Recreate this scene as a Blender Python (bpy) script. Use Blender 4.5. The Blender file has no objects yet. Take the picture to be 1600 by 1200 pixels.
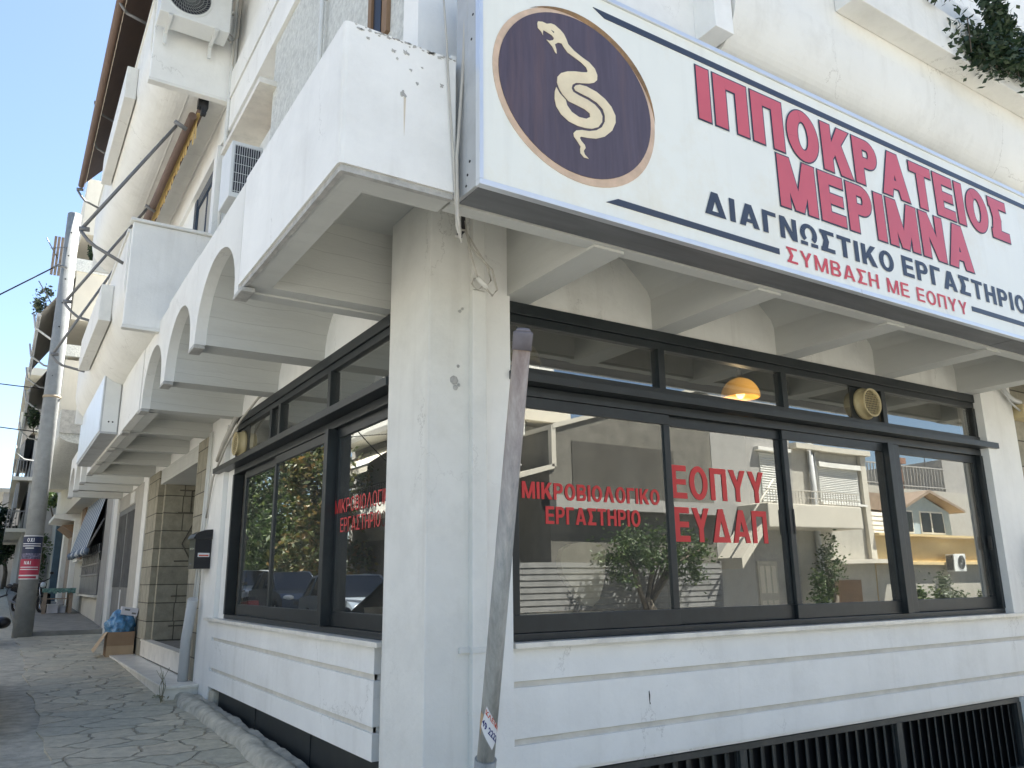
import bpy, bmesh, math, random
from mathutils import Vector, Matrix
from mathutils.geometry import tessellate_polygon
random.seed(7)
C = bpy.context.scene.collection
scene = bpy.context.scene
R_ = math.radians

# ------------------------------------------------------------------ camera
cam = bpy.data.cameras.new('camera'); cam.sensor_width = 36.0; cam.lens = 1244.186/1600*36
cam.clip_start = 0.05; cam.clip_end = 3000
co = bpy.data.objects.new('camera', cam); C.objects.link(co); scene.camera = co
RT = Vector((0.84576, -0.53344, -0.01143)); UP = Vector((-0.11838, -0.20849, 0.97083)); FW = Vector((0.52026, 0.81974, 0.23948))
m = Matrix.Identity(4)
for i in range(3):
    m[i][0] = RT[i]; m[i][1] = UP[i]; m[i][2] = -FW[i]
m.translation = Vector((0, 0, 1.65)); co.matrix_world = m

# ------------------------------------------------------------------ sky, sun, exposure
SUN_EL = 60.0
SUN_AZ = 50.0            # degrees from +Y towards +X
w = bpy.data.worlds.new('World'); scene.world = w; w.use_nodes = True
nt = w.node_tree; bg = nt.nodes['Background']
sky = nt.nodes.new('ShaderNodeTexSky'); sky.sky_type = 'NISHITA'; sky.sun_disc = False
sky.sun_elevation = R_(SUN_EL); sky.sun_rotation = R_(SUN_AZ); sky.air_density = 0.9; sky.dust_density = 0.5; sky.ozone_density = 1.6
nt.links.new(sky.outputs[0], bg.inputs[0]); bg.inputs[1].default_value = 0.05
sl = bpy.data.lights.new('sun', 'SUN'); sl.energy = 5.0; sl.angle = R_(0.55); sl.color = (1.0, 0.965, 0.90)
so = bpy.data.objects.new('sun', sl); C.objects.link(so)
sv = Vector((math.sin(R_(SUN_AZ))*math.cos(R_(SUN_EL)), math.cos(R_(SUN_AZ))*math.cos(R_(SUN_EL)), math.sin(R_(SUN_EL))))
so.rotation_euler = sv.to_track_quat('Z', 'Y').to_euler(); so.location = sv*60
scene.view_settings.view_transform = 'Standard'; scene.view_settings.look = 'None'
scene.view_settings.exposure = 2.5; scene.view_settings.gamma = 1.0
scene.cycles.max_bounces = 8; scene.cycles.transparent_max_bounces = 12
scene.cycles.sample_clamp_indirect = 6.0

# ------------------------------------------------------------------ materials
def newmat(name):
    mt = bpy.data.materials.new(name); mt.use_nodes = True
    t = mt.node_tree; return mt, t, t.nodes['Principled BSDF']
def N(t, kind, **kw):
    n = t.nodes.new(kind)
    for k, v in kw.items():
        if k in n.inputs: n.inputs[k].default_value = v
        else: setattr(n, k, v)
    return n
def rgba(c): return (c[0], c[1], c[2], 1.0)
def mat(name, col, rough=0.6, metal=0.0, var=0.12, scale=3.0, bump=0.0, bscale=60.0, spec=0.5, dirt=None, dirt_amt=0.0, dirt_scale=1.3, stretch=(1, 1, 1), fine=0.0, streak=0.0, boards=False, cracks=0.0):
    """painted / plain surface: colour with a broad and a fine variation, dirt blotches and a fine bump"""
    mt, t, b = newmat(name); L = t.links
    b.inputs['Roughness'].default_value = rough; b.inputs['Metallic'].default_value = metal
    b.inputs['Specular IOR Level'].default_value = spec
    tc = N(t, 'ShaderNodeTexCoord'); mp = N(t, 'ShaderNodeMapping'); mp.inputs['Scale'].default_value = stretch
    L.new(tc.outputs['Object'], mp.inputs[0])
    n1 = N(t, 'ShaderNodeTexNoise', Scale=scale, Detail=6.0, Roughness=0.6); L.new(mp.outputs[0], n1.inputs['Vector'])
    r1 = N(t, 'ShaderNodeMapRange'); r1.inputs[1].default_value = 0.3; r1.inputs[2].default_value = 0.7
    r1.inputs[3].default_value = 1.0-var; r1.inputs[4].default_value = 1.0+var*0.5
    L.new(n1.outputs[0], r1.inputs[0])
    mx = N(t, 'ShaderNodeVectorMath', operation='SCALE'); mx.inputs[0].default_value = col[:3]
    L.new(r1.outputs[0], mx.inputs['Scale'])
    out = mx.outputs[0]
    if dirt:
        n2 = N(t, 'ShaderNodeTexNoise', Scale=dirt_scale, Detail=9.0, Roughness=0.72); L.new(mp.outputs[0], n2.inputs['Vector'])
        r2 = N(t, 'ShaderNodeMapRange'); r2.inputs[1].default_value = 0.5; r2.inputs[2].default_value = 0.78
        r2.inputs[3].default_value = 0.0; r2.inputs[4].default_value = dirt_amt
        L.new(n2.outputs[0], r2.inputs[0])
        md = N(t, 'ShaderNodeMix', data_type='RGBA'); L.new(r2.outputs[0], md.inputs['Factor']); L.new(out, md.inputs['A']); md.inputs['B'].default_value = rgba(dirt)
        out = md.outputs['Result']
    if streak:
        ms = N(t, 'ShaderNodeMapping'); ms.inputs['Scale'].default_value = (7, 7, 0.45); L.new(tc.outputs['Object'], ms.inputs[0])
        n4 = N(t, 'ShaderNodeTexNoise', Scale=1.0, Detail=4.0, Roughness=0.55); L.new(ms.outputs[0], n4.inputs['Vector'])
        r4 = N(t, 'ShaderNodeMapRange'); r4.inputs[1].default_value = 0.56; r4.inputs[2].default_value = 0.8; r4.inputs[4].default_value = streak
        L.new(n4.outputs[0], r4.inputs[0])
        m4 = N(t, 'ShaderNodeMix', data_type='RGBA'); L.new(r4.outputs[0], m4.inputs['Factor']); L.new(out, m4.inputs['A']); m4.inputs['B'].default_value = (0.36, 0.33, 0.27, 1)
        out = m4.outputs['Result']
    if cracks:
        mc = N(t, 'ShaderNodeMapping'); mc.inputs['Scale'].default_value = (1.1, 1.1, 0.8); L.new(tc.outputs['Object'], mc.inputs[0])
        nc = N(t, 'ShaderNodeTexNoise', Scale=4.0, Detail=6.0, Roughness=0.7); L.new(mc.outputs[0], nc.inputs['Vector'])
        sc_ = N(t, 'ShaderNodeVectorMath', operation='SCALE'); sc_.inputs['Scale'].default_value = 0.35; L.new(nc.outputs['Color'], sc_.inputs[0])
        ac_ = N(t, 'ShaderNodeVectorMath', operation='ADD'); L.new(mc.outputs[0], ac_.inputs[0]); L.new(sc_.outputs[0], ac_.inputs[1])
        vc = N(t, 'ShaderNodeTexVoronoi', feature='DISTANCE_TO_EDGE', Scale=0.9); L.new(ac_.outputs[0], vc.inputs['Vector'])
        rc = N(t, 'ShaderNodeMapRange'); rc.inputs[1].default_value = 0.0; rc.inputs[2].default_value = 0.0045; rc.inputs[3].default_value = cracks; rc.inputs[4].default_value = 0.0; L.new(vc.outputs['Distance'], rc.inputs[0])
        nk = N(t, 'ShaderNodeTexNoise', Scale=0.9, Detail=2.0); L.new(tc.outputs['Object'], nk.inputs['Vector'])
        rk = N(t, 'ShaderNodeMapRange'); rk.inputs[1].default_value = 0.50; rk.inputs[2].default_value = 0.60; L.new(nk.outputs[0], rk.inputs[0])
        mk_ = N(t, 'ShaderNodeMath', operation='MULTIPLY'); L.new(rc.outputs[0], mk_.inputs[0]); L.new(rk.outputs[0], mk_.inputs[1])
        m7 = N(t, 'ShaderNodeMix', data_type='RGBA'); L.new(mk_.outputs[0], m7.inputs['Factor']); L.new(out, m7.inputs['A']); m7.inputs['B'].default_value = (0.28, 0.26, 0.22, 1)
        out = m7.outputs['Result']
    if boards:
        sx = N(t, 'ShaderNodeSeparateXYZ'); L.new(tc.outputs['Object'], sx.inputs[0])
        n6 = N(t, 'ShaderNodeTexNoise', Scale=0.9, Detail=3.0); L.new(tc.outputs['Object'], n6.inputs['Vector'])
        ma = N(t, 'ShaderNodeMath', operation='MULTIPLY_ADD'); L.new(sx.outputs[2], ma.inputs[0]); ma.inputs[1].default_value = 7.0; L.new(n6.outputs[0], ma.inputs[2])
        fr = N(t, 'ShaderNodeMath', operation='FRACT'); L.new(ma.outputs[0], fr.inputs[0])
        rr = N(t, 'ShaderNodeMapRange'); rr.inputs[1].default_value = 0.0; rr.inputs[2].default_value = 0.045; rr.inputs[3].default_value = 0.38; rr.inputs[4].default_value = 0.0; L.new(fr.outputs[0], rr.inputs[0])
        m6 = N(t, 'ShaderNodeMix', data_type='RGBA'); L.new(rr.outputs[0], m6.inputs['Factor']); L.new(out, m6.inputs['A']); m6.inputs['B'].default_value = (0.16, 0.15, 0.13, 1)
        out = m6.outputs['Result']
    L.new(out, b.inputs['Base Color'])
    if bump:
        n3 = N(t, 'ShaderNodeTexNoise', Scale=bscale, Detail=5.0, Roughness=0.65); L.new(mp.outputs[0], n3.inputs['Vector'])
        bp = N(t, 'ShaderNodeBump'); bp.inputs['Strength'].default_value = bump; bp.inputs['Distance'].default_value = 0.02
        L.new(n3.outputs[0], bp.inputs['Height']); L.new(bp.outputs[0], b.inputs['Normal'])
    return mt

M = {}
M['white'] = mat('white_wall_paint', (0.77, 0.76, 0.71), 0.7, var=0.05, scale=1.2, bump=0.35, bscale=8, dirt=(0.47, 0.45, 0.40), dirt_amt=0.36, dirt_scale=1.6, streak=0.16, cracks=0.6)
M['white_clean'] = mat('fresh_white_paint', (0.83, 0.82, 0.775), 0.65, var=0.06, scale=2.2, bump=0.35, bscale=7, dirt=(0.52, 0.50, 0.45), dirt_amt=0.26, dirt_scale=1.4, streak=0.16, cracks=0.45)
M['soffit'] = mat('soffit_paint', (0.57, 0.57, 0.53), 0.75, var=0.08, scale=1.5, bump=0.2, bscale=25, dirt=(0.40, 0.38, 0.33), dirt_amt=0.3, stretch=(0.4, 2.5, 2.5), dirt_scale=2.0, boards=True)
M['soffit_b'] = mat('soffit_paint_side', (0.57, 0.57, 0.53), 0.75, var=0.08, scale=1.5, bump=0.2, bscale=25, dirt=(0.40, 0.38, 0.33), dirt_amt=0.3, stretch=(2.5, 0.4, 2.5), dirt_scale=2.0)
M['raw'] = mat('bare_concrete_edge', (0.46, 0.45, 0.42), 0.9, var=0.25, scale=14, bump=0.5, bscale=70, dirt=(0.62, 0.61, 0.57), dirt_amt=0.7, dirt_scale=9)
M['stucco'] = mat('rough_stucco', (0.66, 0.665, 0.62), 0.9, var=0.25, scale=22, bump=1.0, bscale=38)
M['groove'] = mat('beige_groove', (0.64, 0.61, 0.54), 0.8, var=0.15, scale=6)
M['pillar'] = mat('pillar_paint', (0.74, 0.73, 0.675), 0.75, var=0.08, scale=2.4, bump=0.45, bscale=9, dirt=(0.48, 0.46, 0.40), dirt_amt=0.35, dirt_scale=1.8, streak=0.25, cracks=0.5)
M['frame'] = mat('dark_window_frame', (0.014, 0.019, 0.021), 0.42, var=0.3, scale=9, dirt=(0.06, 0.062, 0.06), dirt_amt=0.25, dirt_scale=6)
M['marble'] = mat('white_marble', (0.80, 0.76, 0.67), 0.35, var=0.12, scale=5, dirt=(0.38, 0.35, 0.30), dirt_amt=0.6, dirt_scale=3.2)
M['alu'] = mat('aluminium_trim', (0.72, 0.75, 0.78), 0.38, metal=0.55, var=0.06)
M['alu_dull'] = mat('dull_aluminium', (0.46, 0.47, 0.47), 0.6, var=0.15, scale=4, dirt=(0.2, 0.19, 0.17), dirt_amt=0.5)
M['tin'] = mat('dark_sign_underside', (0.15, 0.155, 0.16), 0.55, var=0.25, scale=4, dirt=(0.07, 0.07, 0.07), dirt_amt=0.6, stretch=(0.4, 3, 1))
M['signface'] = mat('sign_face', (0.83, 0.83, 0.75), 0.3, var=0.04, scale=1.2, dirt=(0.72, 0.62, 0.42), dirt_amt=0.45, dirt_scale=1.3, streak=0.12)
M['red'] = mat('red_lettering', (0.58, 0.10, 0.125), 0.4, var=0.06)
M['red2'] = mat('red_small_lettering', (0.60, 0.06, 0.07), 0.4, var=0.06)
M['navy'] = mat('navy_lettering', (0.035, 0.045, 0.07), 0.4, var=0.1)
M['winred'] = mat('red_window_lettering', (0.56, 0.03, 0.03), 0.5, var=0.08)
M['cream'] = mat('cream_snake', (0.80, 0.68, 0.46), 0.5, var=0.12, scale=6, dirt=(0.62, 0.45, 0.28), dirt_amt=0.4, dirt_scale=8)
M['wood_rim'] = mat('pale_wood_rim', (0.66, 0.48, 0.34), 0.55, var=0.2, scale=9, dirt=(0.42, 0.25, 0.14), dirt_amt=0.4)
M['bark'] = mat('burnt_bark_rim', (0.30, 0.17, 0.065), 0.6, var=0.5, scale=14)
M['emblem'] = mat('emblem_disc', (0.088, 0.066, 0.085), 0.4, var=0.25, scale=3, stretch=(9, 1, 0.8), dirt=(0.14, 0.085, 0.085), dirt_amt=0.9, dirt_scale=0.9)
M['concrete'] = mat('pole_concrete', (0.29, 0.30, 0.29), 0.85, var=0.18, scale=5, bump=0.3, bscale=50, dirt=(0.20, 0.205, 0.195), dirt_amt=0.6, dirt_scale=3)
M['galv'] = mat('galvanised_steel', (0.30, 0.31, 0.30), 0.6, metal=0.25, var=0.35, scale=11, dirt=(0.20, 0.145, 0.10), dirt_amt=0.65, dirt_scale=3.4, stretch=(1, 1, 0.35), bump=0.15, bscale=40)
M['rustpipe'] = mat('rusty_upper_pipe', (0.36, 0.30, 0.24), 0.7, metal=0.1, var=0.3, scale=14, dirt=(0.27, 0.13, 0.075), dirt_amt=0.9, dirt_scale=5, stretch=(1, 1, 0.3), bump=0.2, bscale=40)
M['greycap'] = mat('grey_cap', (0.17, 0.155, 0.17), 0.6, var=0.2, scale=12)
M['greypipe'] = mat('grey_plastic_pipe', (0.54, 0.54, 0.52), 0.5, var=0.1, dirt=(0.28, 0.27, 0.25), dirt_amt=0.4, stretch=(1, 1, 0.5))
M['whitepipe'] = mat('white_pipe', (0.66, 0.66, 0.62), 0.55, var=0.08, dirt=(0.42, 0.40, 0.36), dirt_amt=0.45, streak=0.2)
M['cable'] = mat('pale_cable', (0.50, 0.47, 0.41), 0.6, var=0.2)
M['blackcable'] = mat('black_cable', (0.03, 0.03, 0.03), 0.6)
M['steelrod'] = mat('awning_steel', (0.20, 0.20, 0.20), 0.5, metal=0.3, var=0.2)
M['brown'] = mat('brown_awning_cloth', (0.17, 0.115, 0.09), 0.85, var=0.15, scale=2, bump=0.1, bscale=180)
M['ochre'] = mat('ochre_awning_cloth', (0.52, 0.36, 0.13), 0.85, var=0.2, scale=8)
M['tan'] = mat('tan_fringe', (0.45, 0.36, 0.25), 0.85, var=0.2)
M['grey_aw'] = mat('grey_awning_cloth', (0.26, 0.25, 0.235), 0.85, var=0.1)
M['mail'] = mat('black_mailbox_paint', (0.005, 0.006, 0.010), 0.32, var=0.2)
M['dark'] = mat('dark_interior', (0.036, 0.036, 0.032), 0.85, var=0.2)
M['dark2'] = mat('interior_floor', (0.05, 0.048, 0.042), 0.6, var=0.2)
M['chair'] = mat('beige_chair_cloth', (0.72, 0.66, 0.50), 0.8, var=0.12, scale=6)
M['black'] = mat('black_plastic', (0.012, 0.012, 0.013), 0.4)
M['ventb'] = mat('beige_vent_plastic', (0.52, 0.43, 0.24), 0.5, var=0.08)
M['ac'] = mat('ac_white_casing', (0.70, 0.71, 0.69), 0.5, var=0.07, dirt=(0.44, 0.43, 0.39), dirt_amt=0.35)
M['acdark'] = mat('ac_dark_coil', (0.03, 0.033, 0.045), 0.5, metal=0.3)
M['acfan'] = mat('ac_fan_grey', (0.22, 0.23, 0.22), 0.5)
M['card'] = mat('brown_cardboard', (0.33, 0.215, 0.125), 0.85, var=0.12, scale=4)
M['card2'] = mat('pale_cardboard', (0.46, 0.33, 0.20), 0.85, var=0.12, scale=4)
M['paper'] = mat('white_carton', (0.62, 0.61, 0.64), 0.7, var=0.1)
M['bag'] = mat('blue_plastic_bag', (0.07, 0.24, 0.44), 0.3, var=0.6, scale=12, dirt=(0.35, 0.52, 0.66), dirt_amt=0.8, dirt_scale=9, spec=0.7)
M['creamwall'] = mat('cream_house_wall', (0.60, 0.565, 0.48), 0.8, var=0.07, scale=2, bump=0.15, dirt=(0.45, 0.40, 0.32), dirt_amt=0.3, streak=0.15)
M['plaster'] = mat('beige_plaster', (0.44, 0.42, 0.37), 0.85, var=0.12, scale=4, bump=0.25, dirt=(0.33, 0.30, 0.25), dirt_amt=0.4, streak=0.2)
M['greywall'] = mat('grey_plaster', (0.36, 0.35, 0.33), 0.85, var=0.12, scale=3, bump=0.2, dirt=(0.24, 0.23, 0.21), dirt_amt=0.4, streak=0.25)
M['shaded_stucco'] = mat('shaded_side_wall', (0.17, 0.16, 0.135), 0.9, var=0.35, scale=2.5, bump=0.5, bscale=20, dirt=(0.19, 0.17, 0.14), dirt_amt=0.5)  # dark base tone stands in for shade on this wall
M['yellow'] = mat('yellow_wall', (0.66, 0.51, 0.27), 0.8, var=0.08, scale=2, dirt=(0.45, 0.36, 0.22), dirt_amt=0.3, streak=0.2)
M['bluewood'] = mat('pale_blue_boards', (0.36, 0.45, 0.50), 0.7, var=0.12, scale=6)
M['metalgrey'] = mat('grey_door_metal', (0.17, 0.165, 0.16), 0.55, var=0.25, dirt=(0.26, 0.24, 0.21), dirt_amt=0.5)
M['brownwood'] = mat('brown_shutter_wood', (0.24, 0.15, 0.085), 0.75, var=0.2)
M['bluegrey'] = mat('blue_grey_door', (0.045, 0.085, 0.12), 0.6, var=0.2)
M['oldwood'] = mat('old_table_wood', (0.33, 0.255, 0.19), 0.85, var=0.3, scale=8)
M['greencloth'] = mat('green_oilcloth', (0.10, 0.22, 0.18), 0.5, var=0.7, scale=14, dirt=(0.5, 0.55, 0.5), dirt_amt=0.8, dirt_scale=16)
M['tyre'] = mat('black_tyre', (0.016, 0.016, 0.016), 0.85)
M['chrome'] = mat('chrome_metal', (0.55, 0.55, 0.55), 0.25, metal=0.9)
M['silver'] = mat('silver_car_paint', (0.40, 0.42, 0.44), 0.28, metal=0.5)
M['carblue'] = mat('dark_blue_car_paint', (0.05, 0.075, 0.115), 0.25, metal=0.2)
M['carpale'] = mat('pale_blue_car_paint', (0.32, 0.38, 0.45), 0.28, metal=0.3)
M['carblack'] = mat('black_car_paint', (0.012, 0.013, 0.016), 0.25)
M['carglass'] = mat('car_window_glass', (0.012, 0.014, 0.016), 0.10, spec=0.45)
M['lampglass'] = mat('headlamp_glass', (0.75, 0.78, 0.8), 0.12, spec=0.9)
M['redpaint'] = mat('red_bike_paint', (0.26, 0.025, 0.025), 0.35)
M['bark_tree'] = mat('tree_bark', (0.12, 0.10, 0.075), 0.9, var=0.4, scale=9, bump=0.5, bscale=25)
M['terracotta'] = mat('terracotta_roof', (0.30, 0.225, 0.165), 0.8, var=0.3, scale=6)
M['clay'] = mat('clay_chimney', (0.25, 0.13, 0.085), 0.8, var=0.2)
M['poster_navy'] = mat('poster_navy', (0.022, 0.032, 0.075), 0.5)
M['poster_red'] = mat('poster_red', (0.42, 0.035, 0.075), 0.5)
M['poster_mix'] = mat('poster_grey_blend', (0.12, 0.12, 0.20), 0.5, var=0.9, scale=25, dirt=(0.5, 0.45, 0.5), dirt_amt=0.7, dirt_scale=22)
M['offwhite'] = mat('off_white_print', (0.74, 0.74, 0.74), 0.5, var=0.04)
M['sticker_red'] = mat('sticker_red_print', (0.55, 0.10, 0.05), 0.5)
M['sticker_navy'] = mat('sticker_navy_print', (0.025, 0.03, 0.16), 0.5)
M['disc'] = mat('white_disc_plate', (0.75, 0.77, 0.74), 0.4, var=0.04)
M['rockcurb'] = mat('lumpy_concrete', (0.50, 0.465, 0.37), 0.9, var=0.35, scale=7, bump=0.6, bscale=22, dirt=(0.22, 0.21, 0.18), dirt_amt=0.6, dirt_scale=4)
M['flat_shutter'] = mat('white_roller_slats', (0.62, 0.62, 0.58), 0.55, var=0.07)

def leafmat(name, c1, c2, c3):
    mt, t, b = newmat(name); L = t.links
    g = N(t, 'ShaderNodeNewGeometry'); r = N(t, 'ShaderNodeValToRGB')
    e = r.color_ramp.elements; e[0].color = rgba(c1); e[1].color = rgba(c3); e[1].position = 1.0
    k = r.color_ramp.elements.new(0.55); k.color = rgba(c2)
    L.new(g.outputs['Random Per Island'], r.inputs[0]); L.new(r.outputs[0], b.inputs['Base Color'])
    b.inputs['Roughness'].default_value = 0.55
    tr = N(t, 'ShaderNodeBsdfTranslucent'); L.new(r.outputs[0], tr.inputs[0])
    mx = N(t, 'ShaderNodeMixShader'); mx.inputs[0].default_value = 0.28
    L.new(b.outputs[0], mx.inputs[1]); L.new(tr.outputs[0], mx.inputs[2]); L.new(mx.outputs[0], t.nodes['Material Output'].inputs[0])
    return mt
M['leaf'] = leafmat('green_leaves', (0.030, 0.060, 0.018), (0.058, 0.105, 0.030), (0.12, 0.16, 0.045))
M['leafdark'] = leafmat('dark_leaves', (0.016, 0.034, 0.016), (0.030, 0.058, 0.026), (0.055, 0.085, 0.035))
M['leafwarm'] = leafmat('autumn_leaves', (0.045, 0.075, 0.02), (0.10, 0.12, 0.03), (0.22, 0.13, 0.04))
M['leafgrey'] = leafmat('olive_leaves', (0.07, 0.10, 0.06), (0.12, 0.15, 0.09), (0.2, 0.22, 0.15))
M['flower'] = leafmat('faded_pink_blooms', (0.09, 0.03, 0.045), (0.22, 0.08, 0.10), (0.40, 0.22, 0.22))

def glassmat():
    mt, t, b = newmat('window_glass'); L = t.links
    t.nodes.remove(b)
    fr = N(t, 'ShaderNodeFresnel'); fr.inputs['IOR'].default_value = 1.9
    mr = N(t, 'ShaderNodeMapRange'); mr.inputs[3].default_value = 0.27; mr.inputs[4].default_value = 1.0; mr.inputs[1].default_value = 0.09
    L.new(fr.outputs[0], mr.inputs[0])
    tr = N(t, 'ShaderNodeBsdfTransparent'); tr.inputs[0].default_value = (0.78, 0.79, 0.75, 1)
    gl = N(t, 'ShaderNodeBsdfGlossy'); gl.inputs['Roughness'].default_value = 0.0; gl.inputs[0].default_value = (0.95, 0.96, 0.92, 1)
    tc = N(t, 'ShaderNodeTexCoord'); nz = N(t, 'ShaderNodeTexNoise', Scale=0.7, Detail=1.0); L.new(tc.outputs['Object'], nz.inputs['Vector'])
    bp = N(t, 'ShaderNodeBump'); bp.inputs['Strength'].default_value = 0.10; bp.inputs['Distance'].default_value = 0.02
    L.new(nz.outputs[0], bp.inputs['Height']); L.new(bp.outputs[0], gl.inputs['Normal'])
    mx = N(t, 'ShaderNodeMixShader'); L.new(mr.outputs[0], mx.inputs[0]); L.new(tr.outputs[0], mx.inputs[1]); L.new(gl.outputs[0], mx.inputs[2])
    df = N(t, 'ShaderNodeBsdfDiffuse'); df.inputs[0].default_value = (0.55, 0.55, 0.51, 1)
    nd = N(t, 'ShaderNodeTexNoise', Scale=2.5, Detail=8.0, Roughness=0.7); L.new(tc.outputs['Object'], nd.inputs['Vector'])
    md = N(t, 'ShaderNodeMapRange'); md.inputs[1].default_value = 0.3; md.inputs[2].default_value = 0.75; md.inputs[3].default_value = 0.02; md.inputs[4].default_value = 0.085; L.new(nd.outputs[0], md.inputs[0])
    m2 = N(t, 'ShaderNodeMixShader'); L.new(md.outputs[0], m2.inputs[0]); L.new(mx.outputs[0], m2.inputs[1]); L.new(df.outputs[0], m2.inputs[2])
    L.new(m2.outputs[0], t.nodes['Material Output'].inputs[0])
    return mt
M['glass'] = glassmat()

def lampmat(name, col, st):
    mt, t, b = newmat(name)
    b.inputs['Base Color'].default_value = rgba(col); b.inputs['Emission Color'].default_value = rgba(col); b.inputs['Emission Strength'].default_value = st
    b.inputs['Roughness'].default_value = 0.3
    return mt
M['lamp_on'] = lampmat('glowing_amber_glass', (0.62, 0.30, 0.045), 0.12)
M['bulb'] = lampmat('lit_bulb', (1.0, 0.62, 0.2), 1.0)
def shademat(name, col, st):
    mt, t, b = newmat(name); L = t.links; b.inputs['Base Color'].default_value = rgba(col); b.inputs['Roughness'].default_value = 0.25
    tc = N(t, 'ShaderNodeTexCoord'); ln = N(t, 'ShaderNodeVectorMath', operation='DISTANCE'); ln.inputs[1].default_value = (0.0, -0.2, 0.07); L.new(tc.outputs['Object'], ln.inputs[0])
    mr = N(t, 'ShaderNodeMapRange'); mr.inputs[1].default_value = 0.06; mr.inputs[2].default_value = 0.30; mr.inputs[3].default_value = st; mr.inputs[4].default_value = st*0.16; L.new(ln.outputs['Value'], mr.inputs[0])
    b.inputs['Emission Color'].default_value = (0.75, 0.36, 0.06, 1); L.new(mr.outputs[0], b.inputs['Emission Strength']); return mt
M['lamp_on'] = shademat('glowing_amber_glass', (0.50, 0.27, 0.05), 0.30)
def rustmat():
    mt, t, b = newmat('galvanised_rusting_pole'); L = t.links
    tc = N(t, 'ShaderNodeTexCoord'); sx = N(t, 'ShaderNodeSeparateXYZ'); L.new(tc.outputs['Object'], sx.inputs[0])
    mp = N(t, 'ShaderNodeMapping'); mp.inputs['Scale'].default_value = (16, 16, 3.0); L.new(tc.outputs['Object'], mp.inputs[0])
    n1 = N(t, 'ShaderNodeTexNoise', Scale=1.0, Detail=8.0, Roughness=0.7); L.new(mp.outputs[0], n1.inputs['Vector'])
    ad = N(t, 'ShaderNodeMath', operation='MULTIPLY_ADD'); L.new(n1.outputs[0], ad.inputs[0]); ad.inputs[1].default_value = 1.8; L.new(sx.outputs[2], ad.inputs[2])
    mr = N(t, 'ShaderNodeMapRange'); mr.inputs[1].default_value = 2.6; mr.inputs[2].default_value = 3.7; L.new(ad.outputs[0], mr.inputs[0])
    c1 = N(t, 'ShaderNodeValToRGB'); e = c1.color_ramp.elements; e[0].position = 0.3; e[0].color = (0.20, 0.205, 0.19, 1); e[1].position = 0.7; e[1].color = (0.44, 0.44, 0.41, 1); L.new(n1.outputs[0], c1.inputs[0])
    c2 = N(t, 'ShaderNodeValToRGB'); e = c2.color_ramp.elements; e[0].position = 0.3; e[0].color = (0.34, 0.20, 0.14, 1); e[1].position = 0.72; e[1].color = (0.56, 0.49, 0.40, 1); L.new(n1.outputs[0], c2.inputs[0])
    mx = N(t, 'ShaderNodeMix', data_type='RGBA'); L.new(mr.outputs[0], mx.inputs['Factor']); L.new(c1.outputs[0], mx.inputs['A']); L.new(c2.outputs[0], mx.inputs['B'])
    L.new(mx.outputs['Result'], b.inputs['Base Color']); b.inputs['Roughness'].default_value = 0.62; b.inputs['Metallic'].default_value = 0.15
    bp = N(t, 'ShaderNodeBump'); bp.inputs['Strength'].default_value = 0.3; bp.inputs['Distance'].default_value = 0.01; L.new(n1.outputs[0], bp.inputs['Height']); L.new(bp.outputs[0], b.inputs['Normal'])
    return mt
M['galv'] = rustmat()
M['rust_run'] = mat('rust_streak', (0.66, 0.58, 0.46), 0.8, var=0.1)
M['drygrass'] = mat('dry_grass', (0.30, 0.28, 0.18), 0.8)
M['slatgrey'] = mat('weathered_slats', (0.20, 0.20, 0.195), 0.8, var=0.3, scale=3, dirt=(0.12, 0.12, 0.11), dirt_amt=0.6)
M['grille'] = mat('dark_grille_paint', (0.040, 0.044, 0.042), 0.5, var=0.35, scale=5, dirt=(0.11, 0.10, 0.085), dirt_amt=0.5, dirt_scale=4)
M['joint'] = mat('dark_mortar', (0.10, 0.09, 0.07), 0.9)
M['patch'] = mat('dark_render_patch', (0.075, 0.07, 0.058), 0.9, var=0.3, scale=2)
M['lamp_off'] = mat('unlit_amber_glass', (0.40, 0.33, 0.15), 0.3)

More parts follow.
